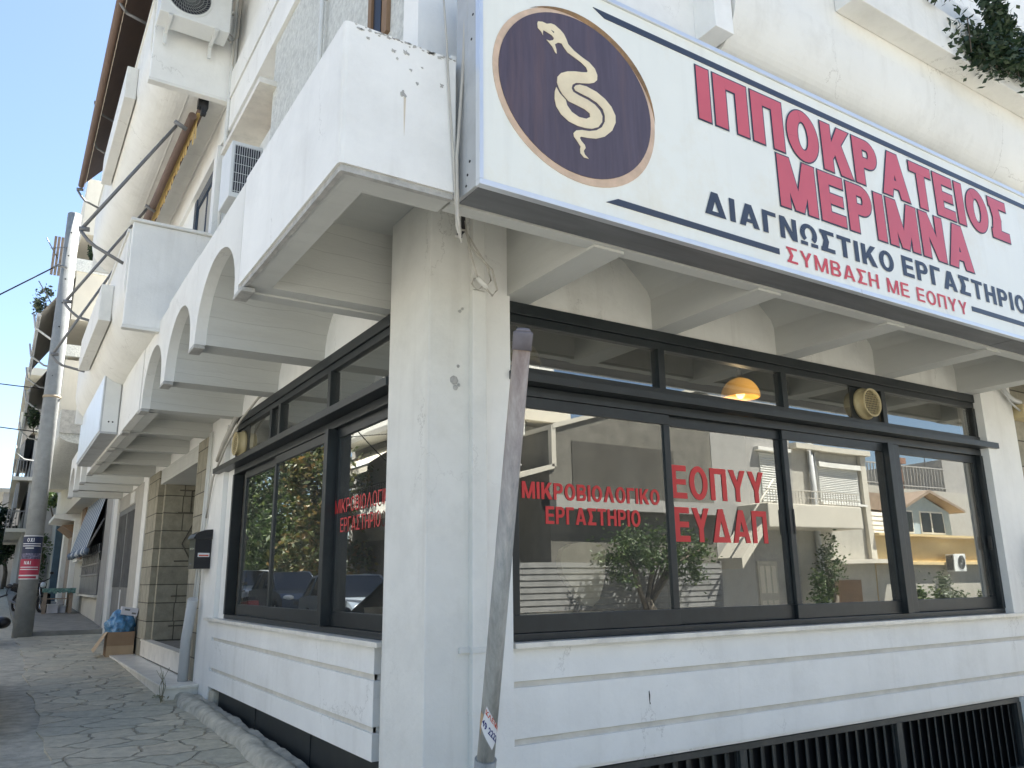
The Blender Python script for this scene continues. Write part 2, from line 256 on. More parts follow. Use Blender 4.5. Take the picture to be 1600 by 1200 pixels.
def stonemat():
    """big rough ashlar cladding laid in uneven courses"""
    mt, t, b = newmat('stone_cladding'); L = t.links
    tc = N(t, 'ShaderNodeTexCoord'); sx = N(t, 'ShaderNodeSeparateXYZ'); L.new(tc.outputs['Object'], sx.inputs[0])
    ad = N(t, 'ShaderNodeMath', operation='ADD'); L.new(sx.outputs[0], ad.inputs[0]); L.new(sx.outputs[1], ad.inputs[1])
    cb = N(t, 'ShaderNodeCombineXYZ'); L.new(ad.outputs[0], cb.inputs[0]); L.new(sx.outputs[2], cb.inputs[1])
    br = N(t, 'ShaderNodeTexBrick'); L.new(cb.outputs[0], br.inputs['Vector'])
    br.inputs['Scale'].default_value = 1.0; br.inputs['Brick Width'].default_value = 0.62; br.inputs['Row Height'].default_value = 0.31
    br.inputs['Mortar Size'].default_value = 0.009; br.inputs['Mortar Smooth'].default_value = 0.3; br.offset = 0.37; br.squash = 1.6; br.squash_frequency = 3
    br.inputs['Color1'].default_value = (0.27, 0.25, 0.19, 1); br.inputs['Color2'].default_value = (0.36, 0.33, 0.25, 1); br.inputs['Mortar'].default_value = (0.09, 0.08, 0.06, 1)
    n1 = N(t, 'ShaderNodeTexNoise', Scale=7.0, Detail=8.0, Roughness=0.7); L.new(tc.outputs['Object'], n1.inputs['Vector'])
    mr = N(t, 'ShaderNodeMapRange'); mr.inputs[1].default_value = 0.25; mr.inputs[2].default_value = 0.75; mr.inputs[3].default_value = 0.7; mr.inputs[4].default_value = 1.2
    L.new(n1.outputs[0], mr.inputs[0])
    vm = N(t, 'ShaderNodeVectorMath', operation='SCALE'); L.new(br.outputs['Color'], vm.inputs[0]); L.new(mr.outputs[0], vm.inputs['Scale'])
    L.new(vm.outputs[0], b.inputs['Base Color']); b.inputs['Roughness'].default_value = 0.85
    sb = N(t, 'ShaderNodeMath', operation='SUBTRACT'); L.new(n1.outputs[0], sb.inputs[0]); L.new(br.outputs['Fac'], sb.inputs[1])
    bp = N(t, 'ShaderNodeBump'); bp.inputs['Strength'].default_value = 0.6; bp.inputs['Distance'].default_value = 0.02
    L.new(sb.outputs[0], bp.inputs['Height']); L.new(bp.outputs[0], b.inputs['Normal'])
    return mt
M['stone'] = stonemat()

def pavingmat():
    """crazy paving: irregular grey-green flags with sandy joints"""
    mt, t, b = newmat('crazy_paving'); L = t.links
    tc = N(t, 'ShaderNodeTexCoord'); mp = N(t, 'ShaderNodeMapping'); mp.inputs['Scale'].default_value = (1.9, 2.5, 0.0); mp.inputs['Rotation'].default_value = (0, 0, 0.35)
    L.new(tc.outputs['Object'], mp.inputs[0])
    nz = N(t, 'ShaderNodeTexNoise', Scale=1.7, Detail=3.0); L.new(mp.outputs[0], nz.inputs['Vector'])
    vs = N(t, 'ShaderNodeVectorMath', operation='SCALE'); vs.inputs['Scale'].default_value = 0.42; L.new(nz.outputs['Color'], vs.inputs[0])
    va = N(t, 'ShaderNodeVectorMath', operation='ADD'); L.new(mp.outputs[0], va.inputs[0]); L.new(vs.outputs[0], va.inputs[1])
    v1 = N(t, 'ShaderNodeTexVoronoi', feature='DISTANCE_TO_EDGE', Scale=1.0); L.new(va.outputs[0], v1.inputs['Vector'])
    v2 = N(t, 'ShaderNodeTexVoronoi', feature='F1', Scale=1.0); L.new(va.outputs[0], v2.inputs['Vector'])
    sc = N(t, 'ShaderNodeSeparateColor'); L.new(v2.outputs['Color'], sc.inputs[0])
    cr = N(t, 'ShaderNodeValToRGB'); e = cr.color_ramp.elements
    e[0].color = (0.46, 0.43, 0.325, 1); e[1].color = (0.62, 0.56, 0.41, 1); k = e.new(0.45); k.color = (0.55, 0.505, 0.37, 1); k = e.new(0.75); k.color = (0.54, 0.475, 0.345, 1)
    L.new(sc.outputs[0], cr.inputs[0])
    n2 = N(t, 'ShaderNodeTexNoise', Scale=9.0, Detail=8.0, Roughness=0.7); L.new(tc.outputs['Object'], n2.inputs['Vector'])
    mr = N(t, 'ShaderNodeMapRange'); mr.inputs[1].default_value = 0.25; mr.inputs[2].default_value = 0.75; mr.inputs[3].default_value = 0.66; mr.inputs[4].default_value = 1.25
    L.new(n2.outputs[0], mr.inputs[0])
    vm = N(t, 'ShaderNodeVectorMath', operation='SCALE'); L.new(cr.outputs[0], vm.inputs[0]); L.new(mr.outputs[0], vm.inputs['Scale'])
    jt = N(t, 'ShaderNodeMapRange'); jt.inputs[1].default_value = 0.006; jt.inputs[2].default_value = 0.030; jt.inputs[3].default_value = 1.0; jt.inputs[4].default_value = 0.0
    L.new(v1.outputs['Distance'], jt.inputs[0])
    nj = N(t, 'ShaderNodeTexNoise', Scale=2.2, Detail=4.0); L.new(tc.outputs['Object'], nj.inputs['Vector'])
    rj = N(t, 'ShaderNodeMapRange'); rj.inputs[1].default_value = 0.36; rj.inputs[2].default_value = 0.6; rj.inputs[3].default_value = 0.25; rj.inputs[4].default_value = 1.0; L.new(nj.outputs[0], rj.inputs[0])
    mj = N(t, 'ShaderNodeMath', operation='MULTIPLY'); L.new(jt.outputs[0], mj.inputs[0]); L.new(rj.outputs[0], mj.inputs[1])
    jm = N(t, 'ShaderNodeMix', data_type='RGBA'); L.new(mj.outputs[0], jm.inputs['Factor']); L.new(vm.outputs[0], jm.inputs['A']); jm.inputs['B'].default_value = (0.32, 0.285, 0.215, 1)
    n3 = N(t, 'ShaderNodeTexNoise', Scale=0.8, Detail=5.0); L.new(tc.outputs['Object'], n3.inputs['Vector'])
    r3 = N(t, 'ShaderNodeMapRange'); r3.inputs[1].default_value = 0.48; r3.inputs[2].default_value = 0.72; r3.inputs[4].default_value = 0.55
    L.new(n3.outputs[0], r3.inputs[0])
    dm = N(t, 'ShaderNodeMix', data_type='RGBA'); L.new(r3.outputs[0], dm.inputs['Factor']); L.new(jm.outputs['Result'], dm.inputs['A']); dm.inputs['B'].default_value = (0.45, 0.405, 0.31, 1)
    L.new(dm.outputs['Result'], b.inputs['Base Color']); b.inputs['Roughness'].default_value = 0.72
    ht = N(t, 'ShaderNodeMath', operation='MULTIPLY_ADD'); L.new(n2.outputs[0], ht.inputs[0]); ht.inputs[1].default_value = 0.5
    iv = N(t, 'ShaderNodeMath', operation='SUBTRACT'); iv.inputs[0].default_value = 1.0; L.new(jt.outputs[0], iv.inputs[1]); L.new(iv.outputs[0], ht.inputs[2])
    bp = N(t, 'ShaderNodeBump'); bp.inputs['Strength'].default_value = 0.9; bp.inputs['Distance'].default_value = 0.035
    L.new(ht.outputs[0], bp.inputs['Height']); L.new(bp.outputs[0], b.inputs['Normal'])
    return mt
M['paving'] = pavingmat()
M['asphalt'] = mat('street_asphalt', (0.23, 0.225, 0.205), 0.9, var=0.3, scale=3, bump=0.7, bscale=120, dirt=(0.29, 0.275, 0.245), dirt_amt=0.6, dirt_scale=0.8)
M['earth'] = mat('worn_concrete_slab', (0.27, 0.255, 0.22), 0.9, var=0.25, scale=4, bump=0.4, bscale=40, dirt=(0.13, 0.12, 0.105), dirt_amt=0.5)

def stripemat(name, c1, c2, axis=1, sc=9.0):
    mt, t, b = newmat(name); L = t.links
    tc = N(t, 'ShaderNodeTexCoord'); sx = N(t, 'ShaderNodeSeparateXYZ'); L.new(tc.outputs['Object'], sx.inputs[0])
    mu = N(t, 'ShaderNodeMath', operation='MULTIPLY'); mu.inputs[1].default_value = sc; L.new(sx.outputs[axis], mu.inputs[0])
    fr = N(t, 'ShaderNodeMath', operation='FRACT'); L.new(mu.outputs[0], fr.inputs[0])
    gt = N(t, 'ShaderNodeMath', operation='GREATER_THAN'); gt.inputs[1].default_value = 0.72; L.new(fr.outputs[0], gt.inputs[0])
    mx = N(t, 'ShaderNodeMix', data_type='RGBA'); L.new(gt.outputs[0], mx.inputs['Factor']); mx.inputs['A'].default_value = rgba(c1); mx.inputs['B'].default_value = rgba(c2)
    L.new(mx.outputs['Result'], b.inputs['Base Color']); b.inputs['Roughness'].default_value = 0.85
    return mt
M['bluestripe'] = stripemat('blue_grey_striped_cloth', (0.15, 0.195, 0.26), (0.58, 0.61, 0.64), 1, 1.5)

# ------------------------------------------------------------------ mesh helpers
class MB:
    def __init__(s): s.bm = bmesh.new()
    def box(s, x0, y0, z0, x1, y1, z1, bev=0.0):
        if x1 < x0: x0, x1 = x1, x0
        if y1 < y0: y0, y1 = y1, y0
        if z1 < z0: z0, z1 = z1, z0
        v = [s.bm.verts.new(p) for p in ((x0,y0,z0),(x1,y0,z0),(x1,y1,z0),(x0,y1,z0),(x0,y0,z1),(x1,y0,z1),(x1,y1,z1),(x0,y1,z1))]
        fs = [s.bm.faces.new([v[i] for i in q]) for q in ((0,3,2,1),(4,5,6,7),(0,1,5,4),(1,2,6,5),(2,3,7,6),(3,0,4,7))]
        if bev > 0:
            es = {e for f in fs for e in f.edges}
            bmesh.ops.bevel(s.bm, geom=list(es), offset=bev, segments=2, profile=0.6, affect='EDGES')
        return s
    def prism(s, poly, axis, a0, a1):
        """poly = list of 2D points in the plane across the axis: axis x->(y,z), y->(x,z), z->(x,y)"""
        def P(p, a): return (a, p[0], p[1]) if axis == 0 else ((p[0], a, p[1]) if axis == 1 else (p[0], p[1], a))
        A = [s.bm.verts.new(P(p, a0)) for p in poly]; B = [s.bm.verts.new(P(p, a1)) for p in poly]; n = len(poly)
        for i in range(n): s.bm.faces.new((A[i], B[i], B[(i+1) % n], A[(i+1) % n]))
        if n <= 4: tris = [tuple(range(n))]
        else: tris = [tuple(q) for q in tessellate_polygon([[Vector((p[0], p[1], 0)) for p in poly]])]
        for q in tris:
            try: s.bm.faces.new([A[i] for i in q]); s.bm.faces.new([B[i] for i in q][::-1])
            except ValueError: pass
        return s
    def quad(s, *pts):
        s.bm.faces.new([s.bm.verts.new(p) for p in pts]); return s
    def tube(s, pts, r, seg=10, r2=None, cap=True):
        pts = [Vector(p) for p in pts]; n = len(pts); rings = []
        for i, p in enumerate(pts):
            d = (pts[min(i+1, n-1)]-pts[max(i-1, 0)]).normalized()
            a = Vector((0, 0, 1)) if abs(d.z) < 0.9 else Vector((1, 0, 0))
            u = d.cross(a).normalized(); v = d.cross(u).normalized()
            rr = r if r2 is None else r+(r2-r)*i/max(n-1, 1)
            rings.append([s.bm.verts.new(p+(u*math.cos(2*math.pi*k/seg)+v*math.sin(2*math.pi*k/seg))*rr) for k in range(seg)])
        for i in range(n-1):
            for k in range(seg):
                f = s.bm.faces.new((rings[i][k], rings[i][(k+1) % seg], rings[i+1][(k+1) % seg], rings[i+1][k])); f.smooth = True
        if cap: s.bm.faces.new(rings[0][::-1]); s.bm.faces.new(rings[-1])
        return s
    def lathe(s, prof, center, axis=2, seg=24, a0=0.0, a1=2*math.pi):
        c = Vector(center); full = abs(a1-a0-2*math.pi) < 1e-6; m = seg if full else seg+1; rings = []
        for r, h in prof:
            ring = []
            for k in range(m):
                a = a0+(a1-a0)*k/seg; x, y = r*math.cos(a), r*math.sin(a)
                o = (x, y, h) if axis == 2 else ((x, h, y) if axis == 1 else (h, x, y))
                ring.append(s.bm.verts.new(c+Vector(o)))
            rings.append(ring)
        for i in range(len(prof)-1):
            for k in range(m if full else m-1):
                f = s.bm.faces.new((rings[i][k], rings[i][(k+1) % m], rings[i+1][(k+1) % m], rings[i+1][k])); f.smooth = True
        return s
    def ellipsoid(s, c, r, seg=14, rings=9, noise=0.0, seed=0):
        rn = random.Random(seed); c = Vector(c); rows = []
        for i in range(rings+1):
            th = math.pi*i/rings; row = []
            for k in range(seg):
                ph = 2*math.pi*k/seg; q = 1+rn.uniform(-noise, noise)
                row.append(s.bm.verts.new(c+Vector((r[0]*math.sin(th)*math.cos(ph)*q, r[1]*math.sin(th)*math.sin(ph)*q, r[2]*math.cos(th)*q))))
            rows.append(row)
        for i in range(rings):
            for k in range(seg):
                f = s.bm.faces.new((rows[i][k], rows[i+1][k], rows[i+1][(k+1) % seg], rows[i][(k+1) % seg])); f.smooth = True
        bmesh.ops.remove_doubles(s.bm, verts=[v for row in (rows[0], rows[-1]) for v in row], dist=1e-5) if noise == 0 else None
        return s
    def leaves(s, c, r, n, size, seed, clumps=14, spread=0.38, droop=0.0):
        rn = random.Random(seed); c = Vector(c); cl = []
        for i in range(clumps):
            d = Vector((rn.gauss(0, 1), rn.gauss(0, 1), rn.gauss(0, 1))).normalized()*(0.35+0.6*rn.random())
            cl.append((d, spread*rn.uniform(0.6, 1.25)))
        for i in range(n):
            d, sp = cl[rn.randrange(clumps)]
            q = d+Vector((rn.gauss(0, 1), rn.gauss(0, 1), rn.gauss(0, 1)))*sp*0.55
            p = c+Vector((q.x*r[0], q.y*r[1], q.z*r[2]-droop*rn.random()))
            u = Vector((rn.gauss(0, 1), rn.gauss(0, 1), rn.gauss(0, 0.6))).normalized(); v = u.cross(Vector((rn.gauss(0, 1), rn.gauss(0, 1), rn.gauss(0, 1)))).normalized()
            z = size*rn.uniform(0.6, 1.3)
            s.bm.faces.new([s.bm.verts.new(p+k) for k in (-u*z, v*z*0.45, u*z, -v*z*0.45)])
        return s
    def xf(s, mtx): bmesh.ops.transform(s.bm, matrix=mtx, verts=s.bm.verts); return s

ORG = {}
def tag(o, label=None, cat=None, group=None, kind=None):
    if label: o['label'] = label
    if cat: o['category'] = cat
    if group: o['group'] = group
    if kind: o['kind'] = kind
    return o
def thing(name, label, cat, loc=(0, 0, 0), group=None, rz=0.0):
    o = bpy.data.objects.new(name, None); C.objects.link(o); o.location = loc; o.rotation_euler = (0, 0, rz); o.empty_display_size = 0.2
    ORG[o.name] = Vector(loc); return tag(o, label, cat, group)
def build(mb, name, material, parent=None, org=None, fixn=True, local=False, label=None):
    """link the collected geometry as one mesh object; coordinates are world ones unless local"""
    bm = mb.bm
    if fixn: bmesh.ops.recalc_face_normals(bm, faces=bm.faces)
    o_ = Vector((0, 0, 0))
    if parent is not None: o_ = ORG.get(parent.name, o_)
    elif org is not None: o_ = Vector(org)
    if not local: bmesh.ops.translate(bm, verts=bm.verts, vec=-o_)
    me = bpy.data.meshes.new(name); bm.to_mesh(me); bm.free(); me.materials.append(M[material] if isinstance(material, str) else material)
    o = bpy.data.objects.new(name, me); C.objects.link(o)
    if parent is not None:
        o.parent = parent; ORG[o.name] = o_
    else:
        o.location = o_; ORG[o.name] = o_
    if label: o['label'] = label
    return o
def copy_tree(o, parent=None):
    c = o.copy(); C.objects.link(c); c.parent = parent
    for ch in [x for x in o.children]: copy_tree(ch, c)
    return c
def text_mb(body, plane, x0, x1, z0, z1, at, thick=0.004, bold=0.02, back=0.0):
    """writing fitted into a rectangle. plane 'y': facing -Y, x to the right; plane 'x': facing -X, read with y falling"""
    cu = bpy.data.curves.new('t', 'FONT'); cu.body = body; cu.offset = bold; cu.resolution_u = 3; cu.space_character = 1.0+bold*2.2
    ob = bpy.data.objects.new('t', cu); C.objects.link(ob); bpy.context.view_layer.update()
    me = bpy.data.meshes.new_from_object(ob.evaluated_get(bpy.context.evaluated_depsgraph_get()))
    bpy.data.objects.remove(ob); bpy.data.curves.remove(cu)
    mb = MB(); mb.bm.from_mesh(me); bpy.data.meshes.remove(me)
    xs = [v.co.x for v in mb.bm.verts]; ys = [v.co.y for v in mb.bm.verts]
    ax, bx, ay, by = min(xs), max(xs), min(ys), max(ys)
    for v in mb.bm.verts:
        u = (v.co.x-ax)/(bx-ax); q = (v.co.y-ay)/(by-ay)
        X = x0+(x1-x0)*u; Z = z0+(z1-z0)*q
        v.co = (X, at, Z) if plane == 'y' else (at, X, Z)
    d = Vector((0, -thick, 0)) if plane == 'y' else Vector((-thick, 0, 0))
    g = bmesh.ops.extrude_face_region(mb.bm, geom=list(mb.bm.faces))
    bmesh.ops.translate(mb.bm, verts=[e for e in g['geom'] if isinstance(e, bmesh.types.BMVert)], vec=d)
    return mb

def glyph(ch, s):
    """heavy sans capitals: (advance, convex polygons, ring arcs) in a cell one unit high"""
    h = s*0.82; P = []; A = []
    B = lambda x0, y0, x1, y1: P.append([(x0, y0), (x1, y0), (x1, y1), (x0, y1)])
    def bowl(x0, xm, y0, y1, rx):
        cy = (y0+y1)/2; ry = (y1-y0)/2
        B(x0, y1-h, xm, y1); B(x0, y0, xm, y0+h); A.append((xm, cy, rx, ry, max(rx-s*0.95, 0.02), max(ry-h, 0.02), -90, 90))
    W = 0.7
    if ch == 'Ι': W = s; B(0, 0, s, 1)
    elif ch == 'Π': W = 0.76; B(0, 0, s, 1); B(W-s, 0, W, 1); B(s, 1-h, W-s, 1)
    elif ch == 'Γ': W = 0.62; B(0, 0, s, 1); B(s, 1-h, W, 1)
    elif ch == 'Ε': W = 0.66; B(0, 0, s, 1); B(s, 1-h, W, 1); B(s, 0, W, h); B(s, 0.5-h*0.47, W*0.95, 0.5+h*0.47)
    elif ch == 'Τ': W = 0.72; B(0, 1-h, W, 1); B(W/2-s/2, 0, W/2+s/2, 1-h)
    elif ch == 'Η': W = 0.76; B(0, 0, s, 1); B(W-s, 0, W, 1); B(s, 0.5-h*0.45, W-s, 0.5+h*0.55)
    elif ch == 'Κ':
        W = 0.80; B(0, 0, s, 1); P.append([(s*0.9, 0.24), (s*0.9, 0.24+s*1.25), (W-s*1.22, 1), (W, 1)]); P.append([(s*1.15, 0.50), (s*1.15+s*0.75, 0.74), (W+0.02, 0), (W-s*1.2, 0)])
    elif ch == 'Μ':
        W = 0.94; B(0, 0, s*0.92, 1); B(W-s*0.92, 0, W, 1); P.append([(0, 1), (s*1.12, 1), (W/2+s*0.40, 0), (W/2-s*0.40, 0)]); P.append([(W, 1), (W-s*1.12, 1), (W/2-s*0.40, 0), (W/2+s*0.40, 0)])
    elif ch == 'Ν': W = 0.78; B(0, 0, s*0.95, 1); B(W-s*0.95, 0, W, 1); P.append([(0, 1), (s*1.05, 1), (W, 0), (W-s*1.05, 0)])
    elif ch in 'ΑΔΛ':
        W = 0.86; P.append([(0, 0), (s*1.08, 0), (W/2+s*0.5, 1), (W/2-s*0.58, 1)]); P.append([(W, 0), (W-s*1.08, 0), (W/2-s*0.5, 1), (W/2+s*0.58, 1)])
        if ch == 'Α': B(W*0.22, 0.19, W*0.78, 0.19+h*0.85)
        if ch == 'Δ': B(W*0.08, 0, W*0.92, h*0.95)
    elif ch == 'Υ':
        W = 0.80; B(W/2-s/2, 0, W/2+s/2, 0.46); P.append([(0, 1), (s*1.14, 1), (W/2+s*0.5, 0.40), (W/2-s*0.5, 0.40)]); P.append([(W, 1), (W-s*1.14, 1), (W/2-s*0.5, 0.40), (W/2+s*0.5, 0.40)])
    elif ch == 'Χ': W = 0.80; P.append([(0, 1), (s*1.2, 1), (W, 0), (W-s*1.2, 0)]); P.append([(W, 1), (W-s*1.2, 1), (0, 0), (s*1.2, 0)])
    elif ch == 'Σ':
        W = 0.70; B(0, 1-h, W, 1); B(0, 0, W, h); P.append([(0, 1), (s*1.25, 1), (W*0.62, 0.5), (W*0.62-s*1.2, 0.5)]); P.append([(0, 0), (s*1.25, 0), (W*0.62, 0.5), (W*0.62-s*1.2, 0.5)])
    elif ch == 'Ο': W = 0.82; A.append((W/2, 0.5, W/2, 0.52, W/2-s*1.02, 0.52-h*1.02, 0, 360))
    elif ch == 'Ρ': W = 0.70; B(0, 0, s, 1); bowl(s*0.9, W-0.30, 0.38, 1.0, 0.30)
    elif ch == 'Β': W = 0.72; B(0, 0, s, 1); bowl(s*0.9, W-0.28, 0.46, 1.0, 0.26); bowl(s*0.9, W-0.28, 0.0, 0.54, 0.28)
    elif ch == 'Ω':
        W = 0.82; A.append((W/2, 0.56, W/2, 0.46, W/2-s, 0.46-h, -52, 232)); B(0, 0, W/2-s*0.35, h*0.9); B(W/2+s*0.35, 0, W, h*0.9)
    elif ch == ' ': W = 0.32
    return W, P, A
def greek_mb(body, plane, x0, x1, z0, z1, at, s=0.24, e=0.0, thick=0.003, gap=0.10):
    """heavy capitals fitted into a rectangle; e (metres) swells the strokes for the dark outline"""
    W = sum(glyph(c, s)[0]+gap for c in body)-gap; sx = (x1-x0)/W; sz = z1-z0; mb = MB(); x = 0.0; k = 0
    def put(poly):
        nonlocal k
        k += 1; dy = 0.00012*(k % 9); pts = []
        A_ = [(x0+p[0]*sx, z0+p[1]*sz) for p in poly]
        for p in A_: pts.append(mb.bm.verts.new((p[0], at-thick-dy, p[1]) if plane == 'y' else (at-thick-dy, p[0], p[1])))
        mb.bm.faces.new(pts)
    def swell(poly, ex, ez):
        n = len(poly); ar = sum(poly[i][0]*poly[(i+1) % n][1]-poly[(i+1) % n][0]*poly[i][1] for i in range(n))
        if ar < 0: poly = poly[::-1]
        if not e: return poly
        out = []; L = []
        for i in range(n):
            (ax, ay), (bx, by) = poly[i], poly[(i+1) % n]; ax, bx = ax*abs(sx), bx*abs(sx); ay, by = ay*sz, by*sz
            dx, dy = bx-ax, by-ay; l = math.hypot(dx, dy) or 1; nx, ny = dy/l*e, -dx/l*e; L.append(((ax+nx, ay+ny), (dx, dy)))
        for i in range(n):
            (p, r), (q, t_) = L[i-1], L[i]; c = r[0]*t_[1]-r[1]*t_[0]
            if abs(c) < 1e-9: out.append(q); continue
            m_ = ((q[0]-p[0])*t_[1]-(q[1]-p[1])*t_[0])/c; out.append((p[0]+r[0]*m_, p[1]+r[1]*m_))
        return [(p[0]/abs(sx), p[1]/sz) for p in out]
    for c in body:
        w_, P, A = glyph(c, s)
        for poly in P: put([(p[0]+x, p[1]) for p in swell(poly, 0, 0)])
        for (cx_, cy_, rx, ry, ix, iy, a0, a1) in A:
            n = max(8, int(abs(a1-a0)/10)); ex, ez = e/abs(sx), e/sz
            for i in range(n):
                p, q = R_(a0+(a1-a0)*i/n), R_(a0+(a1-a0)*(i+1)/n)
                f = lambda an, u, v: (cx_+u*math.cos(an)+x, cy_+v*math.sin(an))
                put([f(p, max(ix-ex, .01), max(iy-ez, .01)), f(p, rx+ex, ry+ez), f(q, rx+ex, ry+ez), f(q, max(ix-ex, .01), max(iy-ez, .01))])
        x += w_+gap
    return mb

def gz(x, y):
    """height of the paved ground: the side street climbs, the front street falls away to the right"""
    z = 0.025*min(max(y, -5), 70.0)
    if x > 2.4 : z -= (0.055*min(x-2.4, 8.0)+0.02*max(0.0, min(x-10.4, 40.0)))*max(0.0, min(1.0, (9-y)/3.0)) if y < 9 else 0.0
    return z

# ================================================================== THE SETTING
def sheet(name, xs, ys, f, material, skip=None):
    mb = MB(); g = {}
    for i, x in enumerate(xs):
        for j, y in enumerate(ys): g[i, j] = mb.bm.verts.new((x, y, f(x, y)))
    for i in range(len(xs)-1):
        for j in range(len(ys)-1):
            f_ = mb.bm.faces.new((g[i, j], g[i+1, j], g[i+1, j+1], g[i, j+1]))
    o = build(mb, name, material, fixn=False); return tag(o, kind='structure')
def rng(a, b, n): return [a+(b-a)*i/n for i in range(n+1)]
gx = [-900, -300, -120, -60, -30]+rng(-20, 40, 60)+[60, 100, 200, 500, 900]
gy = [-900, -300, -120, -60, -30]+rng(-20, 80, 100)+[120, 200, 400, 900]
sheet('road', gx, gy, lambda x, y: gz(x, y)-0.13, 'asphalt')
rn = random.Random(3)
def solid_strip(name, x0, x1, ys, material, thick=0.13, wob=0.0, up=0.0):
    mb = MB(); rows = []
    for y in ys:
        o = rn.uniform(-wob, wob)
        rows.append([mb.bm.verts.new(p) for p in ((x0+o, y, gz(1, y)+up-thick), (x0+o, y, gz(1, y)+up), (x1, y, gz(1, y)+up), (x1, y, gz(1, y)+up-thick))])
    for a, b in zip(rows, rows[1:]):
        for k in range(3): mb.bm.faces.new((a[k], a[k+1], b[k+1], b[k]))
    mb.bm.faces.new(rows[0]); mb.bm.faces.new(rows[-1][::-1])
    return tag(build(mb, name, material), kind='structure')
solid_strip('pavement', 0.56, 2.34, rng(2.6, 21.75, 40), 'paving', 0.17, 0.05)
solid_strip('upper_pavement', 0.56, 2.36, rng(21.75, 60, 20), 'earth', 0.3, 0.03, 0.10)
mb = MB(); xs = rng(2.345, 40, 20)
rows = [[mb.bm.verts.new(p) for p in ((x, 2.6, gz(x, 3)-0.17), (x, 2.6, gz(x, 3)), (x, 5.0, gz(x, 3)), (x, 5.0, gz(x, 3)-0.17))] for x in xs]
for a, b in zip(rows, rows[1:]):
    for k in range(3): mb.bm.faces.new((a[k], a[k+1], b[k+1], b[k]))
tag(build(mb, 'front_pavement', 'paving'), kind='structure')
solid_strip('verge', -0.15, 0.64, rng(2.6, 60, 50), 'rockcurb', 0.17, 0.06, -0.018)
mb = MB()
xs = rng(-60, 40, 20)
rows = [[mb.bm.verts.new(p) for p in ((x, -6.9, gz(x, -6)-0.2), (x, -6.9, gz(x, -6)), (x, -5.6, gz(x, -6)), (x, -5.6, gz(x, -6)-0.2))] for x in xs]
for a, b in zip(rows, rows[1:]):
    for k in range(3): mb.bm.faces.new((a[k], a[k+1], b[k+1], b[k]))
tag(build(mb, 'opposite_pavement', 'earth'), kind='structure')

# lumpy concrete curb poured along the foot of the wall
from mathutils import noise as mnoise
mb = MB(); rows = []
for i in range(241):
    y = 5.2+i*(11.2-5.2)/240; g0 = gz(1, y); row = []
    L0 = 0.5+0.5*mnoise.noise(Vector((y*1.3, 0, 5))); wd = 0.24+0.14*L0; h = 0.065+0.06*(0.5+mnoise.noise(Vector((y*2.2, 3, 0))))
    for k in range(13):
        t_ = k/12; x = 2.32-wd*(1-t_); sh = math.sin(math.pi*min(1, t_*1.25+0.02))**0.5 if t_ < 0.78 else 0.55
        zz = h*sh+0.030*mnoise.noise(Vector((x*6, y*2.6, 1)))+0.010*mnoise.noise(Vector((x*18, y*9, 2)))+0.003*mnoise.noise(Vector((x*60, y*45, 2)))
        if k == 0: zz = -0.03
        row.append(mb.bm.verts.new((x+0.012*mnoise.noise(Vector((y*12, k, 9))), y, g0+zz)))
    rows.append(row)
for a, b in zip(rows, rows[1:]):
    for k in range(12):
        f = mb.bm.faces.new((a[k], a[k+1], b[k+1], b[k])); f.smooth = True
tag(build(mb, 'rough_curb', 'rockcurb'), kind='structure')

# ================================================================== THE CORNER BUILDING
bld = thing('corner_building', 'white corner building with dark framed shopfront windows and arched concrete overhang', 'building', (2.4, 4.8, 0.1))
ARC = [5.50, 7.11, 8.60, 10.12, 11.72, 13.33, 14.95, 16.55, 18.1, 19.65, 21.3]   # rib centres along the side street
FRC = [3.02, 4.51, 6.05, 7.57, 9.10, 10.65, 12.2]                                   # rib centres along the front street

# ground-floor walls
mb = MB()
for z0, z1 in ((0.465, 0.642), (0.684, 0.984), (1.026, 1.212)): mb.box(2.30, 5.46, z0, 2.36, 10.48, z1, 0.004)
mb.box(2.325, 5.50, 0.46, 2.50, 10.48, 1.21)
mb.box(2.302, 10.484, -0.1, 2.55, 11.36, 3.64)
mb.box(2.36, 10.12, 1.25, 2.5, 10.48, 3.64)
mb.box(2.36, 5.1, 3.66, 2.55, 21.4, 4.27)
build(mb, 'wall', 'white_clean', bld, label='white painted wall with long grooves under the side window')
mb = MB(); mb.box(2.327, 5.50, 0.63, 2.35, 10.45, 1.04); mb.xf(Matrix.Translation((-0.004, 0, 0))); build(mb, 'groove', 'groove', bld)
mb = MB()
for z0, z1 in ((0.433, 0.615), (0.655, 0.966), (1.005, 1.212)): mb.box(2.80, 4.66, z0, 9.98, 4.72, z1, 0.004)
mb.box(2.80, 4.685, 0.41, 9.98, 4.90, 1.21)
mb.box(2.60, 4.62, -0.3, 2.92, 4.9, 4.27)
mb.box(9.25, 4.62, 1.212, 9.93, 4.9, 4.27); mb.box(9.25, 4.64, -0.5, 9.93, 4.9, 0.40)
lu = MB(); lu.box(2.92, 4.725, 3.665, 12.5, 4.95, 4.27); build(lu, 'lintel_wall', 'pillar', bld)
build(mb, 'wall', 'white_clean', bld, label='white painted wall with long grooves under the front window')
mb = MB(); mb.box(2.80, 4.681, 0.60, 9.95, 4.70, 1.02); build(mb, 'groove', 'groove', bld)
mb = MB(); mb.box(2.24, 4.55, -0.1, 2.60, 5.2, 4.28, 0.012); mb.box(2.56, 4.60, 0, 2.66, 5.2, 4.28)
build(mb, 'corner_pillar', 'pillar', bld)
